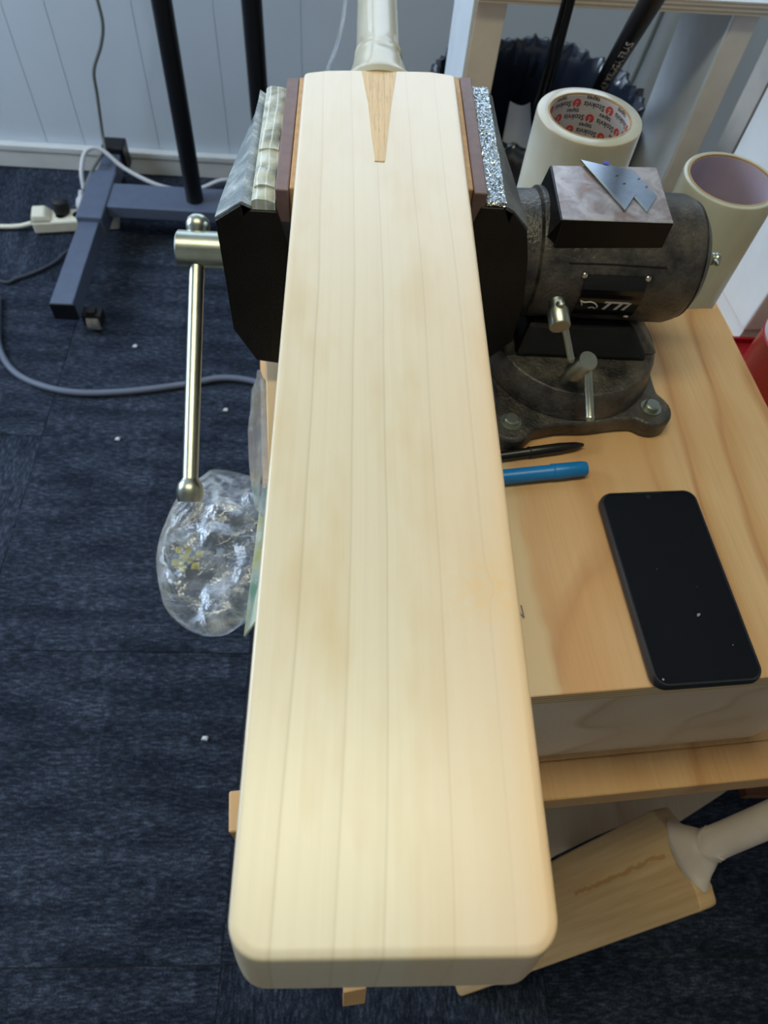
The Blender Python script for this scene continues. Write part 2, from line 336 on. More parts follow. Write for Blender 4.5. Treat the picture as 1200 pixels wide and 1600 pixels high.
# ------------------------------------------------------------------ geometry helpers
class B:
    def __init__(s): s.v = []; s.f = []
    def add(s, vs, fs):
        k = len(s.v); s.v += [Vector(p) for p in vs]; s.f += [tuple(i+k for i in f) for f in fs]; return s
    def box(s, lo, hi, mat=None):
        x0, y0, z0 = lo; x1, y1, z1 = hi
        vs = [Vector(p) for p in ((x0,y0,z0),(x1,y0,z0),(x1,y1,z0),(x0,y1,z0),(x0,y0,z1),(x1,y0,z1),(x1,y1,z1),(x0,y1,z1))]
        if mat is not None: vs = [mat @ p for p in vs]
        return s.add(vs, [(0,3,2,1),(4,5,6,7),(0,1,5,4),(1,2,6,5),(2,3,7,6),(3,0,4,7)])
    def hexa(s, bot, top): # two quads, each listed counter clockwise seen from above
        return s.add(list(bot)+list(top), [(0,3,2,1),(4,5,6,7),(0,1,5,4),(1,2,6,5),(2,3,7,6),(3,0,4,7)])
    def rings(s, rings, cap0=True, cap1=True):
        n = len(rings[0]); k = len(s.v)
        for r in rings: s.v += [Vector(p) for p in r]
        for i in range(len(rings)-1):
            for j in range(n):
                a = k+i*n+j; b = k+i*n+(j+1) % n
                s.f.append((a, b, b+n, a+n))
        if cap0: s.f.append(tuple(k+j for j in reversed(range(n))))
        if cap1: s.f.append(tuple(k+(len(rings)-1)*n+j for j in range(n)))
        return s
    def lathe(s, p, d, prof, n=32, cap0=True, cap1=True): # prof: (distance along d, radius)
        p = Vector(p); d = Vector(d).normalized()
        u = d.orthogonal().normalized(); v = d.cross(u)
        return s.rings([[p+d*t+(u*math.cos(2*math.pi*j/n)+v*math.sin(2*math.pi*j/n))*r for j in range(n)] for t, r in prof], cap0, cap1)
    def prism(s, pts, z0, z1): # pts ccw in xy
        return s.rings([[(x, y, z0) for x, y in pts], [(x, y, z1) for x, y in pts]])
    def tube(s, pts, r, n=10, sub=6, taper=None):
        P = [Vector(p) for p in pts]; Q = []
        for i in range(len(P)-1):
            p0 = P[max(i-1, 0)]; p1 = P[i]; p2 = P[i+1]; p3 = P[min(i+2, len(P)-1)]
            for k in range(sub):
                t = k/sub
                Q.append(.5*((2*p1)+(p2-p0)*t+(2*p0-5*p1+4*p2-p3)*t*t+(3*p1-p0-3*p2+p3)*t**3))
        Q.append(P[-1]); rings = []; u = None
        for i, q in enumerate(Q):
            d = (Q[min(i+1, len(Q)-1)]-Q[max(i-1, 0)]).normalized()
            u = d.orthogonal().normalized() if u is None else (u-d*u.dot(d)).normalized()
            v = d.cross(u); rr = r if taper is None else r*taper(i/(len(Q)-1))
            rings.append([q+(u*math.cos(2*math.pi*j/n)+v*math.sin(2*math.pi*j/n))*rr for j in range(n)])
        return s.rings(rings)
def wloc(o):
    v = Vector((0, 0, 0))
    while o: v += o.location; o = o.parent
    return v
def make(name, b, mat, parent=None, loc=None, smooth=True, bevel=0, seg=2, angle=40, rot=None):
    me = bpy.data.meshes.new(name)
    sh = wloc(parent) if parent else Vector(loc or (0, 0, 0))
    me.from_pydata([p-sh for p in b.v], [], b.f); me.update()
    bm = bmesh.new(); bm.from_mesh(me)
    bmesh.ops.recalc_face_normals(bm, faces=bm.faces); bm.to_mesh(me); bm.free()
    me.materials.append(mat)
    o = bpy.data.objects.new(name, me); COL.objects.link(o)
    if parent: o.parent = parent
    else: o.location = sh
    if smooth:
        me.shade_smooth()
        me.set_sharp_from_angle(angle=math.radians(angle))
    if bevel:
        bv = o.modifiers.new('bevel', 'BEVEL'); bv.width = bevel; bv.segments = seg; bv.limit_method = 'ANGLE'; bv.angle_limit = math.radians(35)
        bv.harden_normals = False
    return o
def tag(o, label, cat, group=None, kind=None):
    o['label'] = label
    if cat: o['category'] = cat
    if group: o['group'] = group
    if kind: o['kind'] = kind
    return o
def thing(name, loc, label, cat, group=None):
    o = bpy.data.objects.new(name, None); COL.objects.link(o); o.location = loc; o.empty_display_size = .02
    return tag(o, label, cat, group)
def struct(o, label=None, cat='room'):
    o['kind'] = 'structure'
    if label: o['label'] = label; o['category'] = cat
    return o
def text_geo(txt, size, shear=0.0, extrude=0.0, offset=0.0):
    c = bpy.data.curves.new('lettering', 'FONT'); c.body = txt; c.size = size; c.shear = shear; c.extrude = extrude; c.align_x = 'LEFT'; c.offset = offset; c.resolution_u = 2
    o = bpy.data.objects.new('lettering', c); COL.objects.link(o)
    dg = bpy.context.evaluated_depsgraph_get(); me = bpy.data.meshes.new_from_object(o.evaluated_get(dg))
    vs = [v.co.copy() for v in me.vertices]; fs = [tuple(p.vertices) for p in me.polygons]
    bpy.data.objects.remove(o); bpy.data.curves.remove(c); bpy.data.meshes.remove(me)
    return vs, fs
def arc(cx, cy, r, a0, a1, n): return [(cx+r*math.cos(a0+(a1-a0)*i/n), cy+r*math.sin(a0+(a1-a0)*i/n)) for i in range(n+1)]
PI = math.pi

# ================================================================== the room
RX0, RX1, RY0, RY1, RH = -2.2, 2.0, -1.6, 1.985, 2.6
fl = struct(make('floor', B().box((RX0, RY0, -.08), (RX1, RY1+.1, -.004)), M['rubber'], None, (0, 0, -.004), smooth=False), 'navy blue carpet tile floor under everything', 'floor')
tile_mesh = {}
xs0, ys0 = -1.155-.5*2, -1.504
for i in range(8):
    for j in range(7):
        x0 = xs0+.5*i; y0 = ys0+.5*j
        k = 1 if (i*3+j*5+i*j) % 2 else 0
        x1 = min(x0+.4985, RX1-.005); y1 = min(y0+.4985, RY1-.014)
        key = (k, round(x1-x0, 3), round(y1-y0, 3))
        if key not in tile_mesh:
            o = make('carpet_tile', B().box((0, 0, -.004), (x1-x0, y1-y0, 0.0)), M['carpet%d' % k], None, (0, 0, 0), smooth=False, bevel=0)
            tile_mesh[key] = o.data
        else:
            o = bpy.data.objects.new('carpet_tile', tile_mesh[key]); COL.objects.link(o)
        o.parent = fl; o.location = (x0, y0, .004 + (0.0006 if (i+j) % 2 else 0.0))

# back wall: panels with open grooves, window above
wb = struct(make('wall_back', B().box((RX0, RY1+.012, 0), (RX1, RY1+.10, 1.15)).box((RX0, RY1+.012, 2.25), (RX1, RY1+.10, RH)).box((RX0, RY1+.012, 1.15), (-1.3, RY1+.10, 2.25)).box((.9, RY1+.012, 1.15), (RX1, RY1+.10, 2.25)),
                 M['wall'], None, (0, RY1, 0), smooth=False), 'pale grey panelled back wall behind the rack', 'wall')
seams = [RX0, -1.9, -1.6, -1.3, -1.05, -.852, -.746, -.535, -.335, -.12, .10, .31, .53, .74, .95, 1.25, 1.6, RX1]
for a, b in zip(seams[:-1], seams[1:]):
    make('wall_panel', B().box((a+.0005, RY1+.009, .03), (b-.0005, RY1+.012, 1.15)), M['wall'], wb, smooth=False, bevel=.0012)
bb = struct(make('baseboard_back', B().box((RX0, RY1-.012, 0), (RX1, RY1+.008, .052)).box((RX0, RY1-.016, .052), (RX1, RY1+.008, .070)), M['base'], None, (0, RY1, 0), smooth=False, bevel=.003), 'off-white baseboard along the back wall', 'baseboard')
wl = struct(make('wall_left', B().box((RX0-.1, RY0, 0), (RX0, RY1+.1, .95)).box((RX0-.1, RY0, 2.25), (RX0, RY1+.1, RH)).box((RX0-.1, RY0, .95), (RX0, .5, 2.25)).box((RX0-.1, 1.8, .95), (RX0, RY1+.1, 2.25)), M['wall'], None, (RX0, 0, 0), smooth=False), 'pale left wall with a window opening', 'wall')
struct(make('wall_right', B().box((RX1, RY0, 0), (RX1+.1, RY1+.1, RH)), M['warm_wall'], None, (RX1, 0, 0), smooth=False), 'plain pale wall on the right', 'wall')
struct(make('wall_front', B().box((RX0, RY0-.1, 0), (RX1, RY0, RH)), M['warm_wall'], None, (0, RY0, 0), smooth=False), 'plain pale wall behind the camera', 'wall')
struct(make('ceiling', B().box((RX0, RY0, RH), (RX1, RY1+.1, RH+.1)), M['ceiling'], None, (0, 0, RH), smooth=False), 'plain white ceiling', 'ceiling')
def window(name, lo, hi, axis, lab):
    f = B(); t = .05
    x0, y0, z0 = lo; x1, y1, z1 = hi
    if axis == 'y':
        f.box((x0, y0, z0), (x1, y1, z0+t)).box((x0, y0, z1-t), (x1, y1, z1)).box((x0, y0, z0+t), (x0+t, y1, z1-t)).box((x1-t, y0, z0+t), (x1, y1, z1-t)).box(((x0+x1)/2-t/2, y0, z0+t), ((x0+x1)/2+t/2, y1, z1-t))
        p = B().box((x0+t, (y0+y1)/2-.003, z0+t), (x1-t, (y0+y1)/2+.003, z1-t))
    else:
        f.box((x0, y0, z0), (x1, y1, z0+t)).box((x0, y0, z1-t), (x1, y1, z1)).box((x0, y0, z0+t), (x1, y0+t, z1-t)).box((x0, y1-t, z0+t), (x1, y1, z1-t)).box((x0, (y0+y1)/2-t/2, z0+t), (x1, (y0+y1)/2+t/2, z1-t))
        p = B().box(((x0+x1)/2-.003, y0+t, z0+t), ((x0+x1)/2+.003, y1-t, z1-t))
    o = struct(make(name, f, M['white_paint'], None, lo, smooth=False, bevel=.003), lab, 'window'); make('pane', p, M['glass'], o, smooth=False)
window('window_1', (-1.3, RY1+.03, 1.15), (.9, RY1+.09, 2.25), 'y', 'wide white framed window high in the back wall')
window('window_2', (RX0-.08, .5, .95), (RX0-.02, 1.8, 2.25), 'x', 'white framed window in the left wall')
lamp = thing('ceiling_lamp', (-.15, .26, RH), 'long ceiling lamp with pale yellow diffuser above the workbench', 'lamp')
make('housing', B().box((-.75, .11, RH-.05), (.45, .41, RH)), M['white_paint'], lamp, smooth=False, bevel=.004)
make('diffuser', B().box((-.73, .13, RH-.07), (.43, .39, RH-.05)), M['lamp'], lamp, smooth=False, bevel=.004)

# ================================================================== the cricket bat in the vise
BX, BZ = .0235, 1.0406
bat = thing('cricket_bat', (BX, 0, BZ), 'unfinished pale willow cricket bat clamped face up in the black vise', 'bat')
def blade(name, parent, Wd, L, T, mface, xf, rc=.012, spine=.022, skew=0.0, rs=.004):
    """one closed blade: flat face with a rolled edge, near straight sides, a swelling spine below, rounded toe corners"""
    hw = Wd/2
    def loop(inset, ya, yb, z, fw=1.0, nseg=9, nside=14):
        k = (hw-inset)*fw; r = max(.002, (rc-inset)*fw); q = max(.0015, rs-inset*.5); pts = []
        for i in range(nseg+1):                       # toe left corner, then toe right corner
            a = PI+PI/2*i/nseg; pts.append((-k+r+r*math.cos(a), ya+r+r*math.sin(a)))
        for i in range(1, 8): pts.append((-k+r+(2*k-2*r)*i/8, ya))
        for i in range(nseg+1):
            a = 1.5*PI+PI/2*i/nseg; pts.append((k-r+r*math.cos(a), ya+r+r*math.sin(a)))
        for i in range(1, nside): pts.append((k, ya+r+(yb-ya-r-q)*i/nside))
        for i in range(5):
            a = PI/2*i/4; pts.append((k-q+q*math.cos(a), yb-q+q*math.sin(a)))
        for i in range(1, 8):
            x = k-q-(2*k-2*q)*i/8; pts.append((x, yb+.0035*min(1, (1-abs(x)/k)*3)))
        for i in range(5):
            a = PI/2+PI/2*i/4; pts.append((-k+q+q*math.cos(a), yb-q+q*math.sin(a)))
        for i in range(1, nside): pts.append((-k, yb-q+(ya+r-yb+q)*i/nside))
        return [xf(Vector((x, y+skew*x*max(0, y/L)**4, z))) for x, y in pts]
    t_ = lambda z: -.0088*min(1, z/T)
    lv = [(0, .0065, .006), (0, .0042, .0036), (0, .0018, .0009), (.0003, .0009, .0004), (.0010, .0003, .0001), (.0024, 0, 0), (.008, 0, 0), (.016, 0, 0), (T*.7, 0, 0), (T-.002, .0008, 0), (T, .0025, .002)]
    rings = [loop(ins, t_(z)+back, L-back*.5, -z) for z, ins, back in lv]
    rings.append(loop(.004, -.006, L-.004, -T-.002, .97)); rings.append(loop(.004, .030, L-.03, -T-spine*.55, .45)); rings.append(loop(.004, .055, L-.06, -T-spine, .10))
    return make(name, B().rings(rings), mface, parent, angle=42)
idx = lambda v: Vector((BX+v.x, v.y, BZ+v.z))
bl = blade('blade', bat, .1095, .5425, .036, M['face'], idx, skew=.10)
# splice, bedded flush in the face
sp = B(); zt = BZ+.00025
pts = [(.0190, .4345), (.0252, .4347), (.0300, .497), (.0350, .5460), (.0098, .5440), (.0145, .50), (.0168, .462)]
sp.prism(pts, BZ-.004, zt)
make('splice', sp, M['cane'], bat, smooth=False)['label'] = 'darker cane splice wedge let into the top of the face'
# pencil-thin glue line at the splice tip
gl_ = B().box((.0186, .4336, BZ-.002), (.0250, .4344, BZ+.0003))
make('glue_line', gl_, M['leather'], bat, smooth=False)
# handle with its cream wrap
def handle(parent, mat, xf, base_w=.0585, hr=.0168, L=.30, ridges=True, zc=-.016, y0=.545):
    rings = []; n = 36
    w0 = base_w/2
    prof = [(-.004, w0-.003, .0160, 0), (.0005, w0, .0172, 0), (.0025, w0-.001, .0176, 0), (.007, w0*.84, .0176, 0), (.013, w0*.72, .0176, 0), (.021, w0*.30+.0122, .0177, 0), (.030, .0186, .0178, 0), (.034, .0180, .0174, 1), (.0365, .0186, .0181, 1), (.039, .0178, .0172, 1), (.042, .0183, .0178, 1), (.045, .0174, .0171, 0), (.06, .0171, .0168, 0), (.12, .0168, .0164, 0), (.25, .0168, .0164, 0), (.275, .0175, .0172, 0), (.284, .0165, .016, 0), (.288, .010, .010, 0)]
    for t, a, c, w in prof:
        ring = []
        for j in range(n):
            th = 2*PI*j/n; wv = .0005*math.sin(th*5+t*300) if w and ridges else 0
            yy = y0+t-(.006*abs(math.cos(th))**2*(-1) if False else 0) + (.003*math.sin(th*3) if w and ridges else 0)
            ring.append(xf(Vector(((a+wv)*math.cos(th), yy, zc+(c+wv)*math.sin(th)))))
        rings.append(ring)
    return make('handle', B().rings(rings), mat, parent, angle=60)
hd = handle(bat, M['wrap'], lambda v: Vector((BX-.0005+v.x, v.y+.0035+.07*v.x, BZ+.0016+v.z)))
hd['label'] = 'cream wrapped handle with puckered tape at its foot'

# ================================================================== second bat leaning under the bench
u2 = Vector((.415-.385, .043-.149, .453-.446)); 
T0 = Vector((.207, -.051, .006)); S0 = Vector((.406, .040, .457))
ly = (S0-T0).normalized(); lx = Vector((-.030, .106, -.007)); lx = (lx-ly*lx.dot(ly)).normalized(); lz = ly.cross(lx)*-1
if lz.z < 0: lz = -lz
# local x runs from the lower (near) edge to the upper one, local z out of the face
L2 = (S0-T0).length
def xf2(v): return T0+lx*(v.x+.054)+ly*v.y+lz*v.z
bat2 = thing('cricket_bat', tuple(T0), 'second cricket bat with white cloth wrapped handle leaning under the bench, toe on the carpet', 'bat')
M['willow2'] = None
def willow2():
    a = N('willow_second_bat'); v = a.coord()
    def dotn(vec):
        q = a.n('ShaderNodeVectorMath', operation='DOT_PRODUCT'); a.l(v, q.inputs[0]); q.inputs[1].default_value = vec; return q.outputs['Value']
    along = dotn(tuple(ly)); across = dotn(tuple(lx))
    q = a.comb(a.math('MULTIPLY', across, 160), a.math('MULTIPLY', along, 7), 0); f = a.noise(q, 1.0, 4, .6)
    c = a.ramp(f, [(.3, rgb(196, 160, 112)), (.7, rgb(214, 182, 136))])
    # reddish speck and stain of the timber below the shoulder
    s1 = a.math('SUBTRACT', across, a.math('ADD', .056, a.math('MULTIPLY', a.noise(a.comb(a.math('MULTIPLY', along, 40), 0, 0), 1.0, 2), .012)))
    m1 = a.math('LESS_THAN', a.math('ABSOLUTE', s1), a.math('MULTIPLY', a.noise(a.comb(a.math('MULTIPLY', along, 60), 3, 0), 1.0, 2), .0045))
    m2 = a.math('MULTIPLY', a.math('GREATER_THAN', along, .325), a.math('LESS_THAN', along, .487))
    c = a.mix(a.math('MULTIPLY', a.math('MULTIPLY', m1, m2), .55), c, rgb(170, 112, 52))
    a.color(c); return a.set(Roughness=.45)
M['willow2'] = willow2()
blade('blade', bat2, .108, L2, .030, M['willow2'], xf2, rc=.010, rs=.006)
handle(bat2, M['cloth_wrap'], xf2, base_w=.080, zc=-.0135, y0=L2+.0035)['label'] = 'white cloth wrapped handle'

# ================================================================== workbench: box on a lower bench
ang = math.radians(5.3); U = Vector((math.cos(ang), math.sin(ang), 0)); V = Vector((-math.sin(ang), math.cos(ang), 0))
def mat_at(o): return Matrix(((U.x, V.x, 0, o[0]), (U.y, V.y, 0, o[1]), (0, 0, 1, o[2]), (0, 0, 0, 1)))
DO = (-.036, .132, .645); DM = mat_at(DO)
box = bpy.data.objects.new('plywood_box', None); COL.objects.link(box); box.location = DO; box.rotation_euler = (0, 0, ang)
tag(box, 'light pine plywood box carrying the vise, standing on the lower bench', 'box')
def mk_local(name, b, mat, parent, **kw): # geometry given in the parent's own frame
    o = make(name, b, mat, None, (0, 0, 0), **kw); o.parent = parent; return o
BW, BD = .442, .368
mk_local('top_panel', B().box((0, 0, .182), (BW, BD, .200)), M['ply'], box, smooth=False, bevel=.0012)
mk_local('front_panel', B().box((.002, .003, 0), (BW-.002, .015, .182)), M['ply_panel'], box, smooth=False)
mk_local('back_panel', B().box((.002, BD-.015, 0), (BW-.002, BD-.003, .182)), M['ply_panel'], box, smooth=False)
for x0 in (.002, BW-.014): mk_local('side_panel', B().box((x0, .015, 0), (x0+.012, BD-.015, .182)), M['ply_panel'], box, smooth=False)
vs, fs = text_geo('N', .0135)
mk_local('pencil_mark', B().add([Vector((v.x*.8, v.y*1.1, 0)) for v in vs], fs), M['pencil'], box, smooth=False)
bpy.data.objects['pencil_mark'].location = DM.inverted() @ Vector((.1290, .2045, .8453)); bpy.data.objects['pencil_mark']['label'] = 'letter N pencilled on the box top'

bench = bpy.data.objects.new('workbench', None); COL.objects.link(bench); bench.location = (-.083, .092, 0); bench.rotation_euler = (0, 0, ang)
tag(bench, 'low pine workbench under the plywood box, long front rail above the leaning bat', 'workbench')
mk_local('front_rail', B().box((0, 0, .598), (1.15, .034, .645)), M['pine'], bench, smooth=False, bevel=.002)
mk_local('bench_top', B().box((.034, .034, .627), (1.15, .72, .645)), M['pine'], bench, smooth=False, bevel=.001)
mk_local('side_panel', B().box((.036, .036, .02), (.054, .60, .627)), M['ply_panel'], bench, smooth=False)
mk_local('back_rail', B().box((.054, .69, .56), (1.13, .71, .627)), M['pine'], bench, smooth=False)
for x0 in (.06, 1.09):
    for y0 in (.036, .66):
        mk_local('leg', B().box((x0, y0, 0), (x0+.045, y0+.045, .6269)), M['pine'], bench, smooth=False, bevel=.002)
make('lower_shelf', B().prism([(-.03, .128), (.10, .050), (.283, .104), (.300, .1125), (.312, .1175), (.36, .1365), (.39, .147), (.478, .154), (.546, .189), (.66, .252), (.60, .74), (-.08, .70)], .286, .300), M['ply_panel'], None, (0, 0, 0), smooth=False).parent = bench
bpy.context.view_layer.update(); bpy.data.objects['lower_shelf'].matrix_parent_inverse = bench.matrix_world.inverted()
make('cross_brace', B().box((.588, .189, .266), (1.02, .225, .2855)), M['red_brown'], None, (0, 0, 0), smooth=False).parent = bench
bpy.data.objects['cross_brace'].matrix_parent_inverse = bench.matrix_world.inverted()
st = tag(make('timber_batten', B().hexa([(.0175, -.034, .572), (.0365, -.032, .572), (.0365, .125, .572), (.0175, .125, .572)], [(.0175, -.0235, .5975), (.0365, -.0205, .5975), (.0365, .125, .5975), (.0175, .125, .5975)]), M['pine'], None, (.027, .05, .56), smooth=False, bevel=.0008), 'short square pine batten poking out beneath the toe of the clamped bat', 'batten')

# ================================================================== vise
vise = thing('bench_vise', (.198, .447, .845), 'black swivelling bench vise with silver handles bolted to the plywood box', 'vise')
VC = Vector((.198, .447)); VY, VZ = .480, .943
lugs = [(-.0575, -.0765), (.0645, -.0555), (.058, .0765), (-.062, .060)]
def lugr(th):
    r = .0745
    for lx_, ly_ in lugs:
        a = math.atan2(ly_, lx_); d = math.hypot(lx_, ly_)
        q = abs((th-a+PI) % (2*PI)-PI)
        rr = .0185
        if d*math.sin(q) < rr and q < PI/2: r = max(r, d*math.cos(q)+math.sqrt(rr*rr-(d*math.sin(q))**2))
        r = max(r, .0745+(d-.0745+.010)*math.exp(-(q/.30)**2)*.8)
    return r
n = 160
out = [(VC.x+lugr(2*PI*i/n)*math.cos(2*PI*i/n), VC.y+lugr(2*PI*i/n)*math.sin(2*PI*i/n)) for i in range(n)]
make('base_flange', B().prism(out, .845, .862), M['iron'], vise, angle=50, bevel=.0025)
make('swivel_disc', B().lathe((VC.x, VC.y+.001, .862), (0, 0, 1), [(0, .0735), (.004, .0725), (.022, .0700), (.026, .0675)], 64), M['iron'], vise, bevel=.001)
for lx_, ly_ in lugs:
    bo = make('bolt', B().lathe((VC.x+lx_, VC.y+ly_, .862), (0, 0, 1), [(0, .0088), (.0012, .0088), (.0012, .0062), (.005, .0062), (.006, .005)], 6 if False else 24), M['steel'], vise)
bo['label'] = 'zinc plated bolt'
# pedestal yoke
ped = B()
ped.hexa([(.143, .418, .888), (.256, .418, .888), (.256, .515, .888), (.143, .515, .888)], [(.152, .434, .912), (.238, .434, .912), (.238, .52, .912), (.152, .52, .912)])
make('pedestal', ped, M['iron_dark'], vise, smooth=False, bevel=.004)
rib = B().hexa([(.252, .425, .888), (.266, .428, .888), (.262, .50, .888), (.250, .50, .888)], [(.234, .436, .912), (.242, .438, .912), (.240, .50, .912), (.232, .50, .912)])
make('pedestal_rib', rib, M['iron'], vise, smooth=False, bevel=.002)
# rotating body
R0 = .0495
make('body', B().lathe((0, VY, VZ), (1, 0, 0), [(.100, R0-.003), (.131, R0-.003), (.146, R0-.0025), (.148, R0), (.264, R0), (.270, R0-.002), (.276, R0-.006)], 72), M['iron'], vise, bevel=0)
make('end_cap', B().lathe((0, VY, VZ), (1, 0, 0), [(.2745, R0-.004), (.281, R0-.012), (.286, .018), (.288, .012), (.288, .004)], 48), M['iron_grey'], vise)
sc_ = make('spindle_end', B().lathe((.287, VY, VZ+.003), (1, 0, 0), [(0, .0095), (.002, .0095), (.002, .0075), (.009, .0075), (.010, .0052), (.0115, .0045), (.0125, .0052), (.014, .0045), (.0155, .0052), (.018, .0045), (.019, .003)], 20), M['steel'], vise, angle=20)
make('cotter_pin', B().lathe((.3005, VY-.011, VZ+.006), (0, .96, -.2), [(0, .0012), (.001, .0018), (.021, .0018), (.022, .0010)], 10), M['steel'], sc_)
# anvil
an = B().hexa([(.1545, .4430, .975), (.2370, .4460, .975), (.2385, .515, .975), (.1545, .508, .975)], [(.1545, .4430, 1.0), (.2370, .4460, 1.0), (.2395, .515, 1.0), (.1560, .509, 1.0)])
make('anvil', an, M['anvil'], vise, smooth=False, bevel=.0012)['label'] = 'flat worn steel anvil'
ch = B().hexa([(.148, .450, .975), (.1545, .446, .975), (.1545, .508, .975), (.148, .503, .975)], [(.1535, .4432, .9995), (.1546, .4432, .9995), (.1560, .509, .9995), (.1545, .508, .9995)])
make('anvil_chamfer', ch, M['iron_dark'], vise, smooth=False)
an2 = B().box((.157, .449, .955), (.234, .508, .9755)); make('anvil_foot', an2, M['iron_dark'], vise, smooth=False)
# jaws: section in xz swept in y, wide at the near end and narrower at the far end
def jaw(name, side, prof, taper_pts, y0, y1, label):
    rings = []; ny = 10
    for i in range(ny+1):
        t = i/ny; y = y0+(y1-y0)*t
        ring = []
        for (x, z, w) in prof:
            xx = x - side*w*taper_pts(t)
            if i == 0: zz = z-.0012 if z > 1.0 else z
            else: zz = z
            ring.append((xx, y, zz))
        rings.append(ring)
    return make(name, B().rings(rings), M['iron_dark'], vise, smooth=False, bevel=.0022)
tp = lambda t: t**1.25
jl = jaw('moving_jaw', -1, [(-.050, 1.012, 0), (-.0620, 1.012, .0), (-.0665, 1.007, .1), (-.0672, 1.016, .1), (-.0855, 1.003, 1), (-.0845, .962, 1), (-.0835, .905, 1), (-.068, .872, .8), (-.042, .868, 0), (-.020, .90, 0), (-.038, .985, 0), (-.044, 1.012, 0)],
    lambda t: .018*tp(t), .418, .556, '')
jr = jaw('fixed_jaw', 1, [(.090, 1.024, 0), (.1055, 1.024, 0), (.1105, 1.014, .1), (.1120, 1.021, .1), (.1245, 1.008, 1), (.1305, .985, 1), (.1370, .945, 1), (.1370, .905, 1), (.118, .880, .5), (.094, .872, 0), (.068, .90, 0), (.080, .985, 0)],
    lambda t: .012*tp(t), .418, .562, '')
def skin_of_slope(name, prof, y0, y1, side, k, mat, parent, label=None):
    # thin lighter grey / taped sheet lying on the sloping shoulder of a jaw
    rings = []
    for i in range(11):
        t = i/10; y = y0+(y1-y0)*t; ring = []
        top = [(x-side*w*k*tp(t), z+.0012) for x, z, w in prof]; bot = [(x-side*w*k*tp(t), z-.0012) for x, z, w in reversed(prof)]
        rings.append([(x, y, z) for x, z in top+bot])
    o = make(name, B().rings(rings), mat, parent, angle=25)
    if label: o['label'] = label
    return o
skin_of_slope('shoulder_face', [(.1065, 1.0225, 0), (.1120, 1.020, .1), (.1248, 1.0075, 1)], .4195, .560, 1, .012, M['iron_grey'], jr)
skin_of_slope('tape_film', [(-.0610, 1.0125, .0), (-.0672, 1.0155, .1), (-.0857, 1.0025, 1)], .4195, .5555, -1, 0.018, M['film'], jl, 'clear filament tape over the shoulder')
# jaw pads
def slab(name, x0, x1, z0, z1, y0, y1, mat, sk=0.0, parent=None, bev=.001, seg=1):
    return make(name, B().hexa([(x0, y0, z0), (x1, y0, z0), (x1+sk, y1, z0), (x0+sk, y1, z0)], [(x0, y0, z1), (x1, y0, z1), (x1+sk, y1, z1), (x0+sk, y1, z1)]), mat, parent or vise, smooth=False, bevel=bev)
slab('tan_strip', -.0358, -.0315, .992, 1.0262, .4225, .5585, M['leather'])
slab('tan_strip', .0788, .0835, .994, 1.0325, .4225, .5620, M['leather'])
slab('fibre_pad', -.0448, -.0360, 1.002, 1.0262, .4200, .5570, M['fibre'])['label'] = 'brown fibre jaw pad'
slab('fibre_pad', .0837, .0928, 1.006, 1.0325, .4190, .5620, M['fibre'])['label'] = 'brown fibre jaw pad'
# foil on the fixed jaw: a genuinely crinkled sheet
def crinkle(name, x0, x1, z, y0, y1, amp, mat, parent, nx=16, ny=90, thick=.003, curve=0.0, fr=(420, 300)):
    vs = []; fs = []
    for i in range(ny+1):
        for j in range(nx+1):
            x = x0+(x1-x0)*j/nx; y = y0+(y1-y0)*i/ny
            h = noise.noise(Vector((x*fr[0], y*fr[1], 1.3)))*amp
            e = curve*((2*j/nx-1)**2)
            vs.append((x, y, z+h-e))
    top = len(vs)
    for i in range(ny+1):
        for j in range(nx+1):
            x, y, zz = vs[i*(nx+1)+j]; vs.append((x, y, z-thick))
    w_ = nx+1
    for i in range(ny):
        for j in range(nx):
            a = i*w_+j; fs.append((a, a+1, a+1+w_, a+w_)); b_ = a+top; fs.append((b_, b_+w_, b_+w_+1, b_+1))
    for i in range(ny):
        a = i*w_; fs.append((a, a+w_, a+w_+top, a+top)); a = i*w_+nx; fs.append((a, a+top, a+top+w_, a+w_))
    for j in range(nx):
        a = j; fs.append((a, a+top, a+1+top, a+1)); a = ny*w_+j; fs.append((a, a+1, a+1+top, a+top))
    return make(name, B().add(vs, fs), mat, parent, angle=60)
crinkle('foil_strip', .0932, .1060, 1.0268, .4190, .5610, .0016, M['foil'], jr, 26, 230, fr=(560, 380))['label'] = 'crinkled silver foil tape on the fixed jaw'
crinkle('tape_strip', -.0605, -.0452, 1.0195, .4190, .5560, .0010, M['filament'], jl, 14, 60, .008, .002, (150, 90))['label'] = 'pale filament tape wound over the moving jaw'
for y_ in (.432, .474):   # two lumps of extra tape
    crinkle('tape_lump', -.0595, -.0462, 1.0212, y_, y_+.022, .0008, M['filament'], jl, 8, 12, .004, .0015, (200, 120))
# slide and screw under the bat
make('slide_bar', B().box((-.055, .462, .895), (.105, .498, .940)), M['iron_dark'], vise, smooth=False, bevel=.002)
make('main_screw', B().lathe((-.095, VY, VZ+.009), (1, 0, 0), [(0, .009), (.19, .009)], 20), M['steel'], vise)
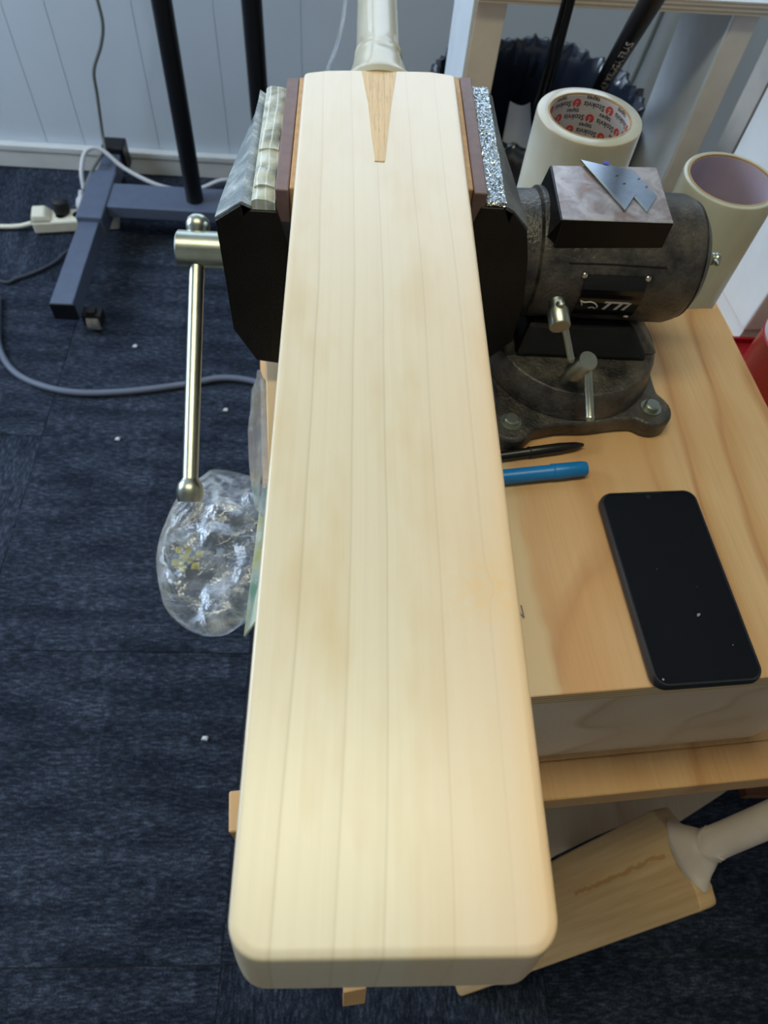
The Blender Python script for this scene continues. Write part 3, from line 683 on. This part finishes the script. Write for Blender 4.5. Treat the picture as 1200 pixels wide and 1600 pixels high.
# spindle head and sliding handle rod
HZ = VZ-.004; HY = .467
head = make('spindle_head', B().lathe((-.1275, HY, HZ), (1, 0, 0), [(0, .0125), (.0015, .0142), (.036, .0142), (.0375, .0130), (.0375, .010), (.048, .010)], 48), M['steel'], vise, angle=30)
rd = Vector((0, -.853, -.522)).normalized(); rp = Vector((-.1125, HY, HZ))
rod = B().lathe(rp-rd*.0275, rd, [(0, .002), (.0012, .0056), (.0035, .0080), (.0075, .0092), (.0115, .0090), (.0150, .0072), (.020, .0060), (.024, .0058), (.204, .0060), (.206, .0072), (.209, .0094), (.2135, .0102), (.218, .0100), (.2225, .0086), (.2228, .001)], 40)
make('handle_rod', rod, M['steel'], vise, angle=50)['label'] = 'silver sliding handle rod with ball ends'
# two locking screws
def lock(p, q, r, rodp, rodq, rr):
    d = (Vector(q)-Vector(p)); L_ = d.length
    k = make('lock_screw', B().lathe(p, d, [(0, r*.7), (L_*.35, r*.7), (L_*.40, r), (L_*.95, r), (L_, r*.92)], 28), M['steel'], vise, angle=35)
    d2 = Vector(rodq)-Vector(rodp); L2_ = d2.length
    make('tommy_bar', B().lathe(rodp, d2, [(-.002, rr*.6), (0, rr*1.25), (.003, rr*1.1), (.004, rr), (L2_-.004, rr), (L2_-.003, rr*1.15), (L2_, rr*.8)], 16), M['steel'], k, angle=35)
lock((.1545, .402, .9625), (.1560, .381, .957), .0078, (.1545, .3925, .9690), (.1735, .3790, .9255), .0026)
lock((.1820, .395, .888), (.1875, .382, .9245), .0080, (.1890, .3850, .9190), (.1945, .3515, .8900), .0034)
# name plate curved on the body
def on_body(x, s, h=0.0):  # s: distance along the surface measured from the axis height, upwards
    th = s/R0; r = R0+h
    return Vector((x, VY-r*math.cos(th), VZ+r*math.sin(th)))
pl = B(); rows = 10; ring = []
pc, s0, s1 = .2065, -.020, .0190
for i in range(rows+1):
    s = s0+(s1-s0)*i/rows
    ring.append([on_body(.1825-.0008*0, s, -.001), on_body(.2310, s, -.001), on_body(.2310, s, .0008), on_body(.1825, s, .0008)])
pl.rings(ring); plate = make('name_plate', pl, M['black_gloss'], vise, smooth=False)
make('body_seam', B().tube([on_body(.168, .0262), on_body(.20, .0268), on_body(.243, .0262)], .0007, 6), M['iron_dark'], vise)
plate['label'] = 'glossy black name plate with grey lettering'
for x_, s_ in ((.1815, .0180), (.2305, .0180), (.1790, -.0215), (.2270, -.0215)):
    c = on_body(x_, s_, 0); nrm = (c-Vector((x_, VY, VZ))).normalized()
    make('rivet', B().lathe(c, nrm, [(0, .0024), (.0008, .0024), (.0016, .0018), (.002, .0006)], 14), M['brass_rivet'], plate)
vs, fs = text_geo('TTi', .0125, .35, 0, .00045); 
wx = max(v.x for v in vs)
lt = B().add([on_body(.2005+v.x/wx*.0245, -.0110+v.y*.95, .0010) for v in vs], fs)
make('lettering', lt, M['light_ink'], plate, smooth=False)
ems = B(); prev = None
for path in ([(-.009, .0085), (-.006, .0072), (-.001, .0078), (.003, .0062), (.0055, .0035), (.0052, .0018)], [(-.009, .0085), (-.0075, .0055), (-.0070, .0040)], [(-.001, .0012), (.002, .0022), (.0045, .0008)]):
    P_ = [on_body(.1935+x_, -.0115+y_, .0011) for x_, y_ in path]
    ems.tube(P_, .0005, 5, 4)
make('emblem', ems, M['light_ink'], plate)

# ================================================================== utility blades on the anvil
def util_blade(name, p0, p1, z, label, tilt=0.0):
    p0 = Vector(p0); p1 = Vector(p1); d = (p1-p0).normalized(); nrm = Vector((-d.y, d.x)); L_ = (p1-p0).length; W_ = .0185
    pts = [(0, 0), (L_, 0), (L_-.0145, W_), (.0145+.008, W_), (.0145+.008, W_-.0035), (.0145+.011, W_-.0035), (.0145+.011, W_), (.0145+.015, W_)]
    mid = L_/2
    pts = [(0, 0), (L_, 0), (L_-.0145, W_), (mid+.0065, W_), (mid+.0065, W_-.003), (mid+.0038, W_-.003), (mid+.0038, W_), (mid-.0038, W_), (mid-.0038, W_-.003), (mid-.0065, W_-.003), (mid-.0065, W_), (.0145, W_)]
    P = [p0+d*a+nrm*b_ for a, b_ in pts]
    b = B(); b.rings([[(q.x, q.y, z) for q in P], [(q.x, q.y, z+.0007) for q in P]])
    o = tag(make(name, b, M['blade'], None, (P[0].x, P[0].y, z), smooth=False), label, 'blade', 'utility blades on the anvil')
    g0 = p0+d*.003+nrm*.0006; 
    e = B(); E_ = [p0+d*.0005, p0+d*(L_-.0005), p0+d*(L_-.002)+nrm*.0018, p0+d*.002+nrm*.0018]
    e.rings([[(q.x, q.y, z+.0006) for q in E_], [(q.x, q.y, z+.00085) for q in E_]]); make('ground_edge', e, M['steel'], o, smooth=False)
    return o
util_blade('utility_blade', (.1965, .5135), (.2185, .4560), 1.0002, 'lower utility blade half hidden under the other on the anvil')
ub = util_blade('utility_blade', (.1785, .5150), (.2020, .4555), 1.0012, 'upper trapezoid utility blade lying across the anvil top')
make('ink_dot', B().lathe((.1985, .5125, 1.0019), (0, 0, 1), [(0, .0022), (.0003, .0022)], 14), plain('blue_ink', rgb(50, 60, 190), .4), ub)

# ================================================================== pens and phone on the box
def pen(name, p0, p1, prof, mat, label, cap=None):
    p0 = Vector(p0); p1 = Vector(p1)
    o = tag(make(name, B().lathe(p0, p1-p0, prof, 24), mat, None, tuple(p0), angle=45), label, 'pen', 'pens beside the vise'); return o
bp = pen('ballpoint_pen', (.075, .3335, .8495), (.2035, .3600, .8495), [(0, .0040), (.082, .0040), (.083, .0044), (.110, .0044), (.124, .0032), (.1312, .0012)], M['black_plastic'], 'black pen lying between the vise base and the blue pen')
make('cap_ring', B().lathe((.1560, .3502, .8495), (.1285, .0265, 0), [(0, .0047), (.0012, .0047)], 24), M['rubber'], bp)
bp2 = pen('marker_pen', (.065, .3125, .8515), (.2015, .3345, .8515), [(0, .0052), (.004, .0060), (.108, .0060), (.109, .0065), (.134, .0062), (.1375, .0055), (.1382, .004)], M['blue_plastic'], 'bright blue capped pen beside the black pen')
make('cap_ridge', B().lathe((.1720, .32975, .8515), (.1365, .022, 0), [(0, .0067), (.0008, .0067)], 24), M['blue_plastic'], bp2)
pa = math.radians(4.6); PM = Matrix.Translation((.2515, .2338, .845)) @ Matrix.Rotation(pa, 4, 'Z')
phone = bpy.data.objects.new('smartphone', None); COL.objects.link(phone); phone.location = (.2515, .2338, .845); phone.rotation_euler = (0, 0, pa)
tag(phone, 'black smartphone in a dark case lying face up on the plywood box', 'phone')
def rrect(w_, h_, r, n_=8):
    return arc(w_-r, h_-r, r, 0, PI/2, n_)+arc(-w_+r, h_-r, r, PI/2, PI, n_)+arc(-w_+r, -h_+r, r, PI, 1.5*PI, n_)+arc(w_-r, -h_+r, r, 1.5*PI, 2*PI, n_)
hw_, hh_ = .0400, .0790
b = B(); rr_ = []
for z_, ins in ((0, .0022), (.0015, .0006), (.004, 0), (.0075, .0003), (.0095, .0012), (.0095, .0024), (.0084, .0026)):
    rr_.append([(x, y, z_) for x, y in rrect(hw_-ins, hh_-ins, .0105-ins)])
b.rings(rr_); mk_local('case', b, M['case'], phone, angle=50)
scr = mk_local('screen', B().prism(rrect(hw_-.0028, hh_-.0028, .008), .0078, .0088), M['screen'], phone, angle=50)
mk_local('front_camera', B().lathe((0, .0735, .0088), (0, 0, 1), [(0, .0018), (.0001, .0018)], 16), M['black_plastic'], phone)
mk_local('earpiece', B().box((-.012, hh_-.0030, .0088), (.012, hh_-.0024, .0091)), M['rubber'], phone, smooth=False)
mk_local('side_button', B().box((hw_-.0004, .012, .003), (hw_+.0006, .035, .0065)), M['rubber'], phone, smooth=False)
vs_ = B()
for x_, y_, r_ in ((.0075, -.028, .0011), (.0085, -.0275, .0008), (.0068, -.0288, .0006), (-.033, -.073, .0009), (.025, -.052, .0005), (-.012, .01, .0003), (.014, -.006, .0003)):
    vs_.lathe((x_, y_, .0088), (0, 0, 1), [(0, r_), (.00006, r_*.6)], 7)
o = mk_local('dust_specks', vs_, plain('dust', rgb(120, 128, 140), .9), phone); o['kind'] = 'stuff'

# ================================================================== tape rolls
def tape_roll(loc, R, rin, rcore, ztop, mat, inner, label, printed):
    x0, y0, zb = loc
    o = thing('tape_roll', loc, label, 'tape roll', 'wide tape rolls behind the vise')
    h = ztop-zb
    b = B(); b.lathe((x0, y0, zb), (0, 0, 1), [(.0, rcore), (0, R-.001), (.001, R), (h-.0018, R), (h-.0005, R-.0006), (h, R-.002), (h, rcore+.0002), (h-.002, rcore)], 96, False, False)
    k = b.v; n_ = 96; m_ = len(k)//n_
    b.f += [((m_-1)*n_+j, (m_-1)*n_+(j+1) % n_, (j+1) % n_, j) for j in range(n_)]
    make('tape', b, mat, o, angle=30)
    b = B(); b.lathe((x0, y0, zb), (0, 0, 1), [(0, rcore), (0, rin), (h, rin), (h+.0002, rin), (h+.0002, rcore)], 96, False, False)
    b.f += [(4*96+j, 4*96+(j+1) % 96, (j+1) % 96, j) for j in range(96)]
    make('core', b, M['card'], o, angle=30)
    b = B(); b.lathe((x0, y0, zb+.001), (0, 0, 1), [(0, rin-.0002), (0, rin-.0006), (h-.0025, rin-.0006), (h-.0025, rin-.0002)], 96, False, False)
    lab = make('core_lining', b, inner, o, angle=30)
    if printed:
        inkb = B(); redb = B(); ri = rin-.0008
        va, fa = text_geo('Stokvis', .0072, .0, 0, .00010); vt, ft = text_geo('tapes', .0058, .0, 0, .00008)
        wa = max(v.x for v in va)
        pitch = 2*PI/7
        for row in range(4):
            for c_ in range(7):
                th0 = math.radians(96)+pitch*(c_+.5*(row % 2)); z0_ = ztop-.0085-.0125*row
                def mp(x_, y_):   # turned upside down on the far wall
                    th = th0+x_/ri; return Vector((x0+ri*math.cos(th), y0+ri*math.sin(th), z0_-y_))
                inkb.add([mp(.0052+v.x/wa*.0200, v.y-.0020) for v in va], fa)
                inkb.add([mp(.0120+v.x, v.y-.0072) for v in vt], ft)
                n2 = 18
                ringo = [mp(.0040*math.cos(2*PI*i/n2), .0040*math.sin(2*PI*i/n2)) for i in range(n2)]; ringi = [mp(.0017*math.cos(2*PI*i/n2), .0017*math.sin(2*PI*i/n2)) for i in range(n2)]
                redb.add(ringo+ringi, [(i, (i+1) % n2, n2+(i+1) % n2, n2+i) for i in range(n2) if i != 3 and i != 4])
                redb.add([mp(-.0022, -.0003), mp(.0022, -.0003), mp(.0022, .0005), mp(-.0022, .0005)], [(0, 1, 2, 3)])
        a_ = make('printing', inkb, M['ink'], lab, smooth=False); a_['kind'] = 'stuff'
        r_ = make('red_emblem', redb, M['red_ink'], lab, smooth=False); r_['kind'] = 'stuff'
    return o
tape_roll((.217, .638, .645), .0478, .0365, .0378, .970, M['roll_a'], M['label_in'], 'thick roll of clear tape with printed core, left of the two rolls behind the vise', True)
tape_roll((.3560, .6065, .645), .0445, .0386, .0402, .9375, M['roll_b'], M['mauve_in'], 'roll of cream filament tape with plain mauve core, at the right corner of the box', False)

# ================================================================== shelf frame behind
shelf = thing('shelf_unit', (.36, 1.1, 0), 'white painted timber shelf frame with plywood board in front of the bin', 'shelf')
SM = Matrix.Translation((.146, 1.048, 0)) @ Matrix.Rotation(math.radians(3.0), 4, 'Z')
def sbox(name, lo, hi, mat, bev=.001): return make(name, B().box(lo, hi, SM), mat, shelf, smooth=False, bevel=bev)
sbox('shelf_board', (.017, -.012, .8895), (.66, .30, .9045), M['shelfply'])
sbox('board_paint', (.017, -.010, .9047), (.66, .30, .9053), M['white_paint'], 0)
for x0, w_, dp in (.018, .041, .140), (.371, .036, .150):
    sbox('leg', (x0, 0, 0), (x0+w_, .062, .889), M['white_wood_tinted'], .0015)
    sbox('side_gable', (x0-.004, .001, 0), (x0-.0002, dp, .889), M['white_paint'], 0)
sbox('leg', (.612, .235, 0), (.652, .297, .889), M['white_wood_tinted'], .0015)

# white panel on the bench at the right and red things
cabinet = thing('white_upright', (.60, .80, .645), 'white painted upright panel standing on the bench end behind the red can', 'panel')
make('panel', B().hexa([(.535, .705, .665), (.78, .73, .665), (.76, .93, .665), (.512, .90, .665)], [(.535, .705, 1.25), (.78, .73, 1.25), (.76, .93, 1.25), (.512, .90, 1.25)]), M['white_paint'], cabinet, smooth=False, bevel=.003)
make('foot', B().hexa([(.537, .707, .645), (.778, .732, .645), (.758, .928, .645), (.514, .898, .645)], [(.537, .707, .665), (.778, .732, .665), (.758, .928, .665), (.514, .898, .665)]), M['white_paint'], cabinet, smooth=False)
tray = thing('red_tray', (.55, .68, .645), 'dark red shallow tray on the bench between the white panel and red can', 'tray')
make('tray_floor', B().box((.50, .664, .645), (.70, .702, .650)), M['red_dark'], tray, smooth=False)
for lo, hi in (((.50, .664, .650), (.504, .702, .658)), ((.696, .664, .650), (.70, .702, .658)), ((.504, .698, .650), (.696, .702, .658)), ((.504, .664, .650), (.696, .668, .658))):
    make('tray_wall', B().box(lo, hi), M['red_dark'], tray, smooth=False)
can = thing('paint_can', (.535, .555, .645), 'round red can with white lid at the right edge of the bench', 'can')
cc = (.548, .603)
make('can_body', B().lathe((cc[0], cc[1], .645), (0, 0, 1), [(0, .053), (.002, .055), (.098, .055), (.100, .0565), (.102, .055)], 56), M['red'], can)
make('lid', B().lathe((cc[0], cc[1], .747), (0, 0, 1), [(0, .0555), (.012, .0560), (.014, .0545), (.014, .050), (.010, .048)], 56), M['white_paint'], can)

# ================================================================== waste bin with liner
bn = thing('waste_bin', (.335, 1.30, 0), 'round waste bin with glossy black liner folded over its rim behind the shelf frame', 'bin')
bc = (.335, 1.30)
make('bin_body', B().lathe((bc[0], bc[1], .0), (0, 0, 1), [(0, .145), (.004, .148), (.60, .178), (.62, .180), (.62, .176), (.012, .143), (.012, .01)], 64), M['black_plastic'], bn)
nb = 180
def ringw(r, z, amp, k, zamp=0, ph=0):
    out_ = []
    for j in range(nb):
        th = 2*PI*j/nb
        w1 = noise.noise(Vector((math.cos(th)*k, math.sin(th)*k, z*6+ph))); w2_ = noise.noise(Vector((math.cos(th)*k*2.7, math.sin(th)*k*2.7, z*9+ph+5)))
        rr = r+amp*(w1+.5*w2_); out_.append((bc[0]+rr*math.cos(th), bc[1]+rr*math.sin(th), z+zamp*w1))
    return out_
make('liner_outside', B().rings([ringw(.196, .53, .010, 9, .02), ringw(.197, .57, .009, 9), ringw(.197, .61, .007, 10), ringw(.197, .632, .013, 11), ringw(.192, .654, .009, 14, .010), ringw(.183, .655, .008, 14, .010), ringw(.176, .635, .004, 12), ringw(.173, .60, .005, 11), ringw(.166, .45, .008, 11), ringw(.155, .20, .010, 9), ringw(.12, .16, .01, 8)], False, True), M['bin_bag'], bn, angle=80)
def paper():
    b = B(); vs = []; nx = 8; ny = 10
    P00, P10, P11, P01 = Vector((.258, 1.135, .575)), Vector((.345, 1.150, .54)), Vector((.30, 1.19, .69)), Vector((.262, 1.17, .70))
    for i in range(ny+1):
        for j in range(nx+1):
            u_ = j/nx; v_ = i/ny
            p = (P00*(1-u_)+P10*u_)*(1-v_)+(P01*(1-u_)+P11*u_)*v_
            vs.append(p+Vector((0, -.012*math.sin(PI*u_), .006*math.sin(2*PI*v_))))
    m_ = len(vs); vs += [p+Vector((0, .0008, 0)) for p in vs]
    fs = []
    for i in range(ny):
        for j in range(nx):
            a = i*(nx+1)+j; fs.append((a, a+1, a+nx+2, a+nx+1)); fs.append((a+m_, a+nx+1+m_, a+nx+2+m_, a+1+m_))
    b.add(vs, fs); return make('paper_sheet', b, M['paper'], None, tuple(P00))
tag(paper(), 'curled white paper sheet sticking up out of the waste bin', 'paper')
# black tube with lettering
t0 = Vector((.4250, 1.262, .660)); t1 = Vector((.315, .849, .980)); td = (t1-t0).normalized()
t0 = t0-td*.55; 
# keep the foot of the tube inside the bin
t0 = Vector((.4250, 1.262, .660))-td*.06
t1e = t1+td*.35; Lt = (t1e-t0).length
tube_o = tag(make('black_tube', B().lathe(t0, td, [(0, .0125), (Lt-.002, .0125), (Lt, .0115), (Lt, .0105), (Lt-.03, .0105)], 40), M['tube'], None, tuple(t0)), 'long matte black tube with pale lettering leaning up out of the waste bin', 'tube')
vs, fs = text_geo('OL H.P MRUGA FRAS', .0135, 0, 0, .0002)
wx = max(v.x for v in vs); view = (Vector((0, 0, 1.31))-(t0+td*.3)); side = td.cross(view).normalized(); front = side.cross(td).normalized()
if front.dot(view) < 0: front = -front
side = front.cross(td).normalized()*-1
up_ = front.cross(td).normalized()
ts = .17; tl = .315
lb = B().add([t0+td*(ts+.0+v.x/wx*tl)+front*(.0126*math.cos((v.y-.0047)/.0125-.35)+.0001)+up_*(.0126*math.sin((v.y-.0047)/.0125-.35)) for v in vs], fs)
make('lettering', lb, M['light_ink'], tube_o, smooth=False)
c0 = Vector((.3350, 1.25, .610)); c1 = Vector((.26, .964, .929)); cdn = (c1-c0).normalized()
for k, (dx_, dy_, ex) in enumerate(((0, 0, .25), (.0042, .002, .22), (-.0042, .005, .28))):
    q0 = c0+Vector((dx_*2.2, dy_, 0)); q1 = c1+cdn*ex+Vector((dx_*.5, dy_*.5, 0))
    tag(make('thin_cane', B().lathe(q0, q1-q0, [(0, .0036), ((q1-q0).length-.001, .0030), ((q1-q0).length, .002)], 14), M['tube'], None, tuple(q0)), ['thin black cane in the bin, middle of the bundle of three', 'thin black cane in the bin, right of the bundle of three', 'thin black cane in the bin, left of the bundle of three'][k], 'cane', 'thin canes in the waste bin')
# clear tubing hanging in front of the wall
tag(make('clear_string', B().tube([(-.002, 1.50, 1.05), (-.004, 1.42, .86), (-.008, 1.365, .746), (-.020, 1.325, .695), (-.045, 1.31, .640), (-.075, 1.32, .58), (-.10, 1.36, .50), (-.11, 1.42, .36), (-.09, 1.5, .18), (-.05, 1.55, .05), (-.0, 1.6, .005)], .0028, 10), M['bag'], None, (-.11, 1.4, 0)), 'thin clear plastic cord hanging behind the clamped bat handle', 'cord')
for k, (pp, lab) in enumerate((([(.80, 1.975, .9), (.775, 1.972, .6), (.755, 1.968, .38), (.73, 1.964, .22), (.72, 1.93, .1), (.70, 1.90, .02)], 'grey cable hanging on the wall, left of the pair by the right shelf leg'),
                               ([(.86, 1.975, .9), (.845, 1.972, .65), (.83, 1.966, .38), (.81, 1.962, .20), (.80, 1.94, .03)], 'grey cable hanging on the wall, nearer the right shelf leg'))):
    tag(make('wall_cable', B().tube(pp, .006, 8), M['wall_cord'], None, pp[0]), lab, 'cable', 'cables on the wall behind the bin')

# ================================================================== black rack on casters
rack = thing('garment_rack', (-.62, 1.62, 0), 'black metal rack frame on casters standing against the back wall', 'rack')
def foot(x0, x1, y0, y1):
    f = make('foot', B().hexa([(x0-.012, y0, .062), (x0+.044, y0, .062), (x1+.05, y1, .062), (x1, y1, .062)], [(x0-.012, y0, .108), (x0+.040, y0, .108), (x1+.046, y1, .108), (x1, y1, .108)]), M['powder'], rack, smooth=False, bevel=.002)
    return f
f1 = foot(-.664+.0, -.668, 1.300, 1.925)
make('end_cap', B().box((-.677, 1.2965, .0615), (-.619, 1.3, .1075)), M['powder_dark'], f1, smooth=False, bevel=.001)
make('joint_sleeve', B().box((-.678, 1.60, .060), (-.612, 1.80, .122)), M['powder'], rack, smooth=False, bevel=.004)
make('end_stub', B().box((-.672, 1.895, .05), (-.612, 1.95, .125)), M['powder_dark'], rack, smooth=False, bevel=.004)
f2 = foot(.012, .010, 1.300, 1.925)
make('cross_bar', B().box((-.612, 1.652, .085), (.012, 1.752, .118)), M['powder'], rack, smooth=False, bevel=.003)
for px_ in (-.392, -.205):
    make('post', B().lathe((px_, 1.700, .118), (0, 0, 1), [(0, .022), (1.55, .022)], 28), M['powder_dark'], rack)
make('top_bar', B().lathe((-.42, 1.70, 1.66), (1, 0, 0), [(0, .012), (.24, .012)], 20), M['powder_dark'], rack)
def caster(x, y, z=.062):
    c = make('caster_fork', B().box((x-.010, y-.012, .036), (x+.010, y+.012, z)).box((x-.022, y-.016, .020), (x-.018, y+.020, .048)).box((x+.018, y-.016, .020), (x+.022, y+.020, .048)).box((x-.022, y-.014, .046), (x+.022, y+.018, .052)), M['rubber'], rack, smooth=False, bevel=.001)
    make('wheel', B().lathe((x-.016, y+.004, .0255), (1, 0, 0), [(0, .020), (.002, .025), (.030, .025), (.032, .020)], 24), M['grey_wheel'], c)
caster(-.602, 1.335); caster(-.640, 1.86); caster(.035, 1.335); caster(.035, 1.86)

# power strip, plugs, cords
strip = bpy.data.objects.new('power_strip', None); COL.objects.link(strip); strip.location = (-.835, 1.70, .0046); strip.rotation_euler = (0, 0, math.radians(10))
tag(strip, 'cream power strip with plugs on the carpet beside the rack foot', 'power strip')
mk_local('strip_body', B().box((0, -.028, 0), (.22, .028, .034)), M['cream_plastic'], strip, smooth=False, bevel=.005)
mk_local('strip_head', B().hexa([(0, -.027, .034), (.052, -.027, .034), (.052, .027, .034), (0, .027, .034)], [(.004, -.023, .052), (.036, -.023, .052), (.036, .023, .052), (.004, .023, .052)]), M['cream_plastic'], strip, smooth=False, bevel=.004)
for x_ in (.075, .118, .160): mk_local('socket', B().lathe((x_, 0, .034), (0, 0, 1), [(0, .017), (.0012, .017), (.0012, .015), (0, .014)], 24), M['cream_plastic'], strip)
tag(make('black_plug', B().lathe((-.760, 1.722, .040), (0, .25, 1), [(0, .019), (.008, .022), (.030, .021), (.036, .014)], 24), M['rubber'], None, (-.760, 1.722, .0386)), 'round black plug in the cream power strip', 'plug')
tag(make('clear_plug', B().lathe((-.7095, 1.740, .040), (.10, .35, 1), [(0, .015), (.010, .017), (.026, .015), (.034, .009), (.05, .006)], 20), M['white_cord'], None, (-.7095, 1.740, .0395)), 'small pale plug in the power strip, next to the rack foot', 'plug')
pc_ = tag(make('white_cable', B().tube([(-.698, 1.762, .088), (-.700, 1.79, .125), (-.690, 1.835, .150), (-.655, 1.85, .148), (-.60, 1.832, .110), (-.53, 1.812, .085), (-.47, 1.81, .07), (-.40, 1.82, .07), (-.33, 1.85, .08), (-.24, 1.88, .03), (-.12, 1.88, .008), (0, 1.86, .008)], .0058, 10), M['white_cord'], None, (-.698, 1.78, .05)), 'white power cable looping over the rack foot', 'cable')
tag(make('white_cable', B().tube([(-.842, 1.698, .020), (-.88, 1.69, .014), (-.95, 1.688, .012), (-1.1, 1.70, .011)], .0062, 10), M['cream_plastic'], None, (-.842, 1.698, .011)), 'white cable leaving the left end of the power strip', 'cable')
tag(make('grey_cable', B().tube([(-1.0, 1.60, .007), (-.873, 1.482, .007), (-.83, 1.495, .007), (-.788, 1.525, .007), (-.755, 1.56, .007), (-.737, 1.590, .010), (-.722, 1.615, .007), (-.700, 1.640, .007), (-.66, 1.66, .007)], .0045, 8), M['dark_cord'], None, (-.87, 1.48, .004)), 'thin dark cable curving to the power strip across the carpet', 'cable')
tag(make('floor_cable', B().tube([(-.86, 1.42, .0095), (-.835, 1.32, .0095), (-.812, 1.249, .0095), (-.764, 1.179, .0095), (-.696, 1.137, .0095), (-.605, 1.117, .0095), (-.491, 1.126, .0095), (-.362, 1.155, .0095), (-.283, 1.179, .0095), (-.214, 1.175, .0095), (-.175, 1.155, .0095), (-.12, 1.10, .0095), (-.06, 1.08, .0095), (.02, 1.10, .0095)], .0078, 12), M['grey_cord'], None, (-.6, 1.12, .004)), 'grey cable sweeping in a curve over the carpet beyond the bench', 'cable')
tag(make('hanging_cable', B().tube([(-.575, 1.93, 1.2), (-.578, 1.93, .80), (-.585, 1.925, .62), (-.592, 1.92, .50), (-.592, 1.918, .43), (-.608, 1.915, .38), (-.640, 1.912, .32), (-.648, 1.912, .26), (-.660, 1.91, .16), (-.655, 1.88, .13), (-.655, 1.86, .131), (-.67, 1.80, .126), (-.69, 1.75, .10)], .0042, 8), M['wall_cord'], None, (-.575, 1.93, .8)), 'thin olive grey cable hanging down the wall to the rack foot', 'cable')

# ================================================================== plastic bags at the left of the box
def bag(name, ctr, rad, seed, rough, label, flat=1.0):
    bm = bmesh.new(); bmesh.ops.create_icosphere(bm, subdivisions=5, radius=1.0)
    for v in bm.verts:
        p = v.co.copy(); q = Vector((p.x*rad[0], p.y*rad[1], p.z*rad[2]))
        f = 0
        for fr, am in ((13, .55), (30, .26), (64, .10)):
            f += am*(1-abs(noise.noise(q*fr+Vector((seed, seed, seed))))*2.6)
        edge = math.hypot(p.x, p.y)**3
        q = Vector((q.x*(1+.05*rough*(f-.3)*edge), q.y*(1+.05*rough*(f-.3)*edge), q.z*(1+.9*rough*(f-.3))))
        if q.z < -rad[2]*.82: q.z = -rad[2]*.82
        v.co = q+Vector(ctr)
    b = B(); b.v = [v.co.copy() for v in bm.verts]; b.f = [tuple(v.index for v in f.verts) for f in bm.faces]; bm.free()
    return make(name, b, M['bag'], None, (ctr[0], ctr[1], ctr[2]-rad[2]*.82), angle=50)
bg = bag('plastic_bag', (-.1165, .355, .667), (.060, .094, .026), 2.0, 1.0, '')
tag(bg, 'crumpled clear plastic bag hanging off the left edge of the bench', 'bag')
cdx = make('header_card', B().hexa([(-.085, .265, .655), (-.083, .265, .655), (-.079, .43, .655), (-.081, .43, .655)], [(-.066, .268, .700), (-.064, .268, .700), (-.060, .43, .700), (-.062, .43, .700)]), M['header'], bg, smooth=False)
cdx['label'] = 'yellow and green header card of the bag'
gb = B(); random.seed(3)
for i in range(26):
    a_ = random.random()*2*PI; r_ = random.random()*.014
    c = Vector((-.148+r_*math.cos(a_), .345+r_*1.1*math.sin(a_), .662+random.random()*.004)); s_ = .0012+random.random()*.0018
    gb.box((c.x-s_, c.y-s_*1.3, c.z-.0006), (c.x+s_, c.y+s_*1.3, c.z+.0006), None)
g_ = make('gold_scraps', gb, M['gold'], bg, smooth=False); g_['kind'] = 'stuff'
bg2 = bag('plastic_bag', (-.0715, .412, .755), (.009, .060, .070), 9.0, .8, '')
tag(bg2, 'narrow clear plastic sleeve against the left side of the box, above the bag', 'bag')
# stray chips on the carpet
random.seed(11)
for k, (x_, y_, lab) in enumerate(((-.262, 1.085, 'pale wood chip on the carpet beyond the plastic bag'), (-.22, .335, 'pale wood chip on the carpet in the lower left'), (-.49, .99, 'pale wood chip on the carpet left of the vise handle'), (-.50, 1.275, 'tiny pale chip on the carpet near the rack caster'))):
    tag(make('wood_chip', B().hexa([(x_-.006, y_-.003, .005), (x_+.005, y_-.004, .005), (x_+.006, y_+.004, .005), (x_-.004, y_+.004, .005)], [(x_-.004, y_-.002, .008), (x_+.004, y_-.003, .0075), (x_+.004, y_+.003, .009), (x_-.003, y_+.003, .007)]), M['paper'], None, (x_, y_, .005), smooth=False), lab, 'wood chip', 'chips on the carpet')
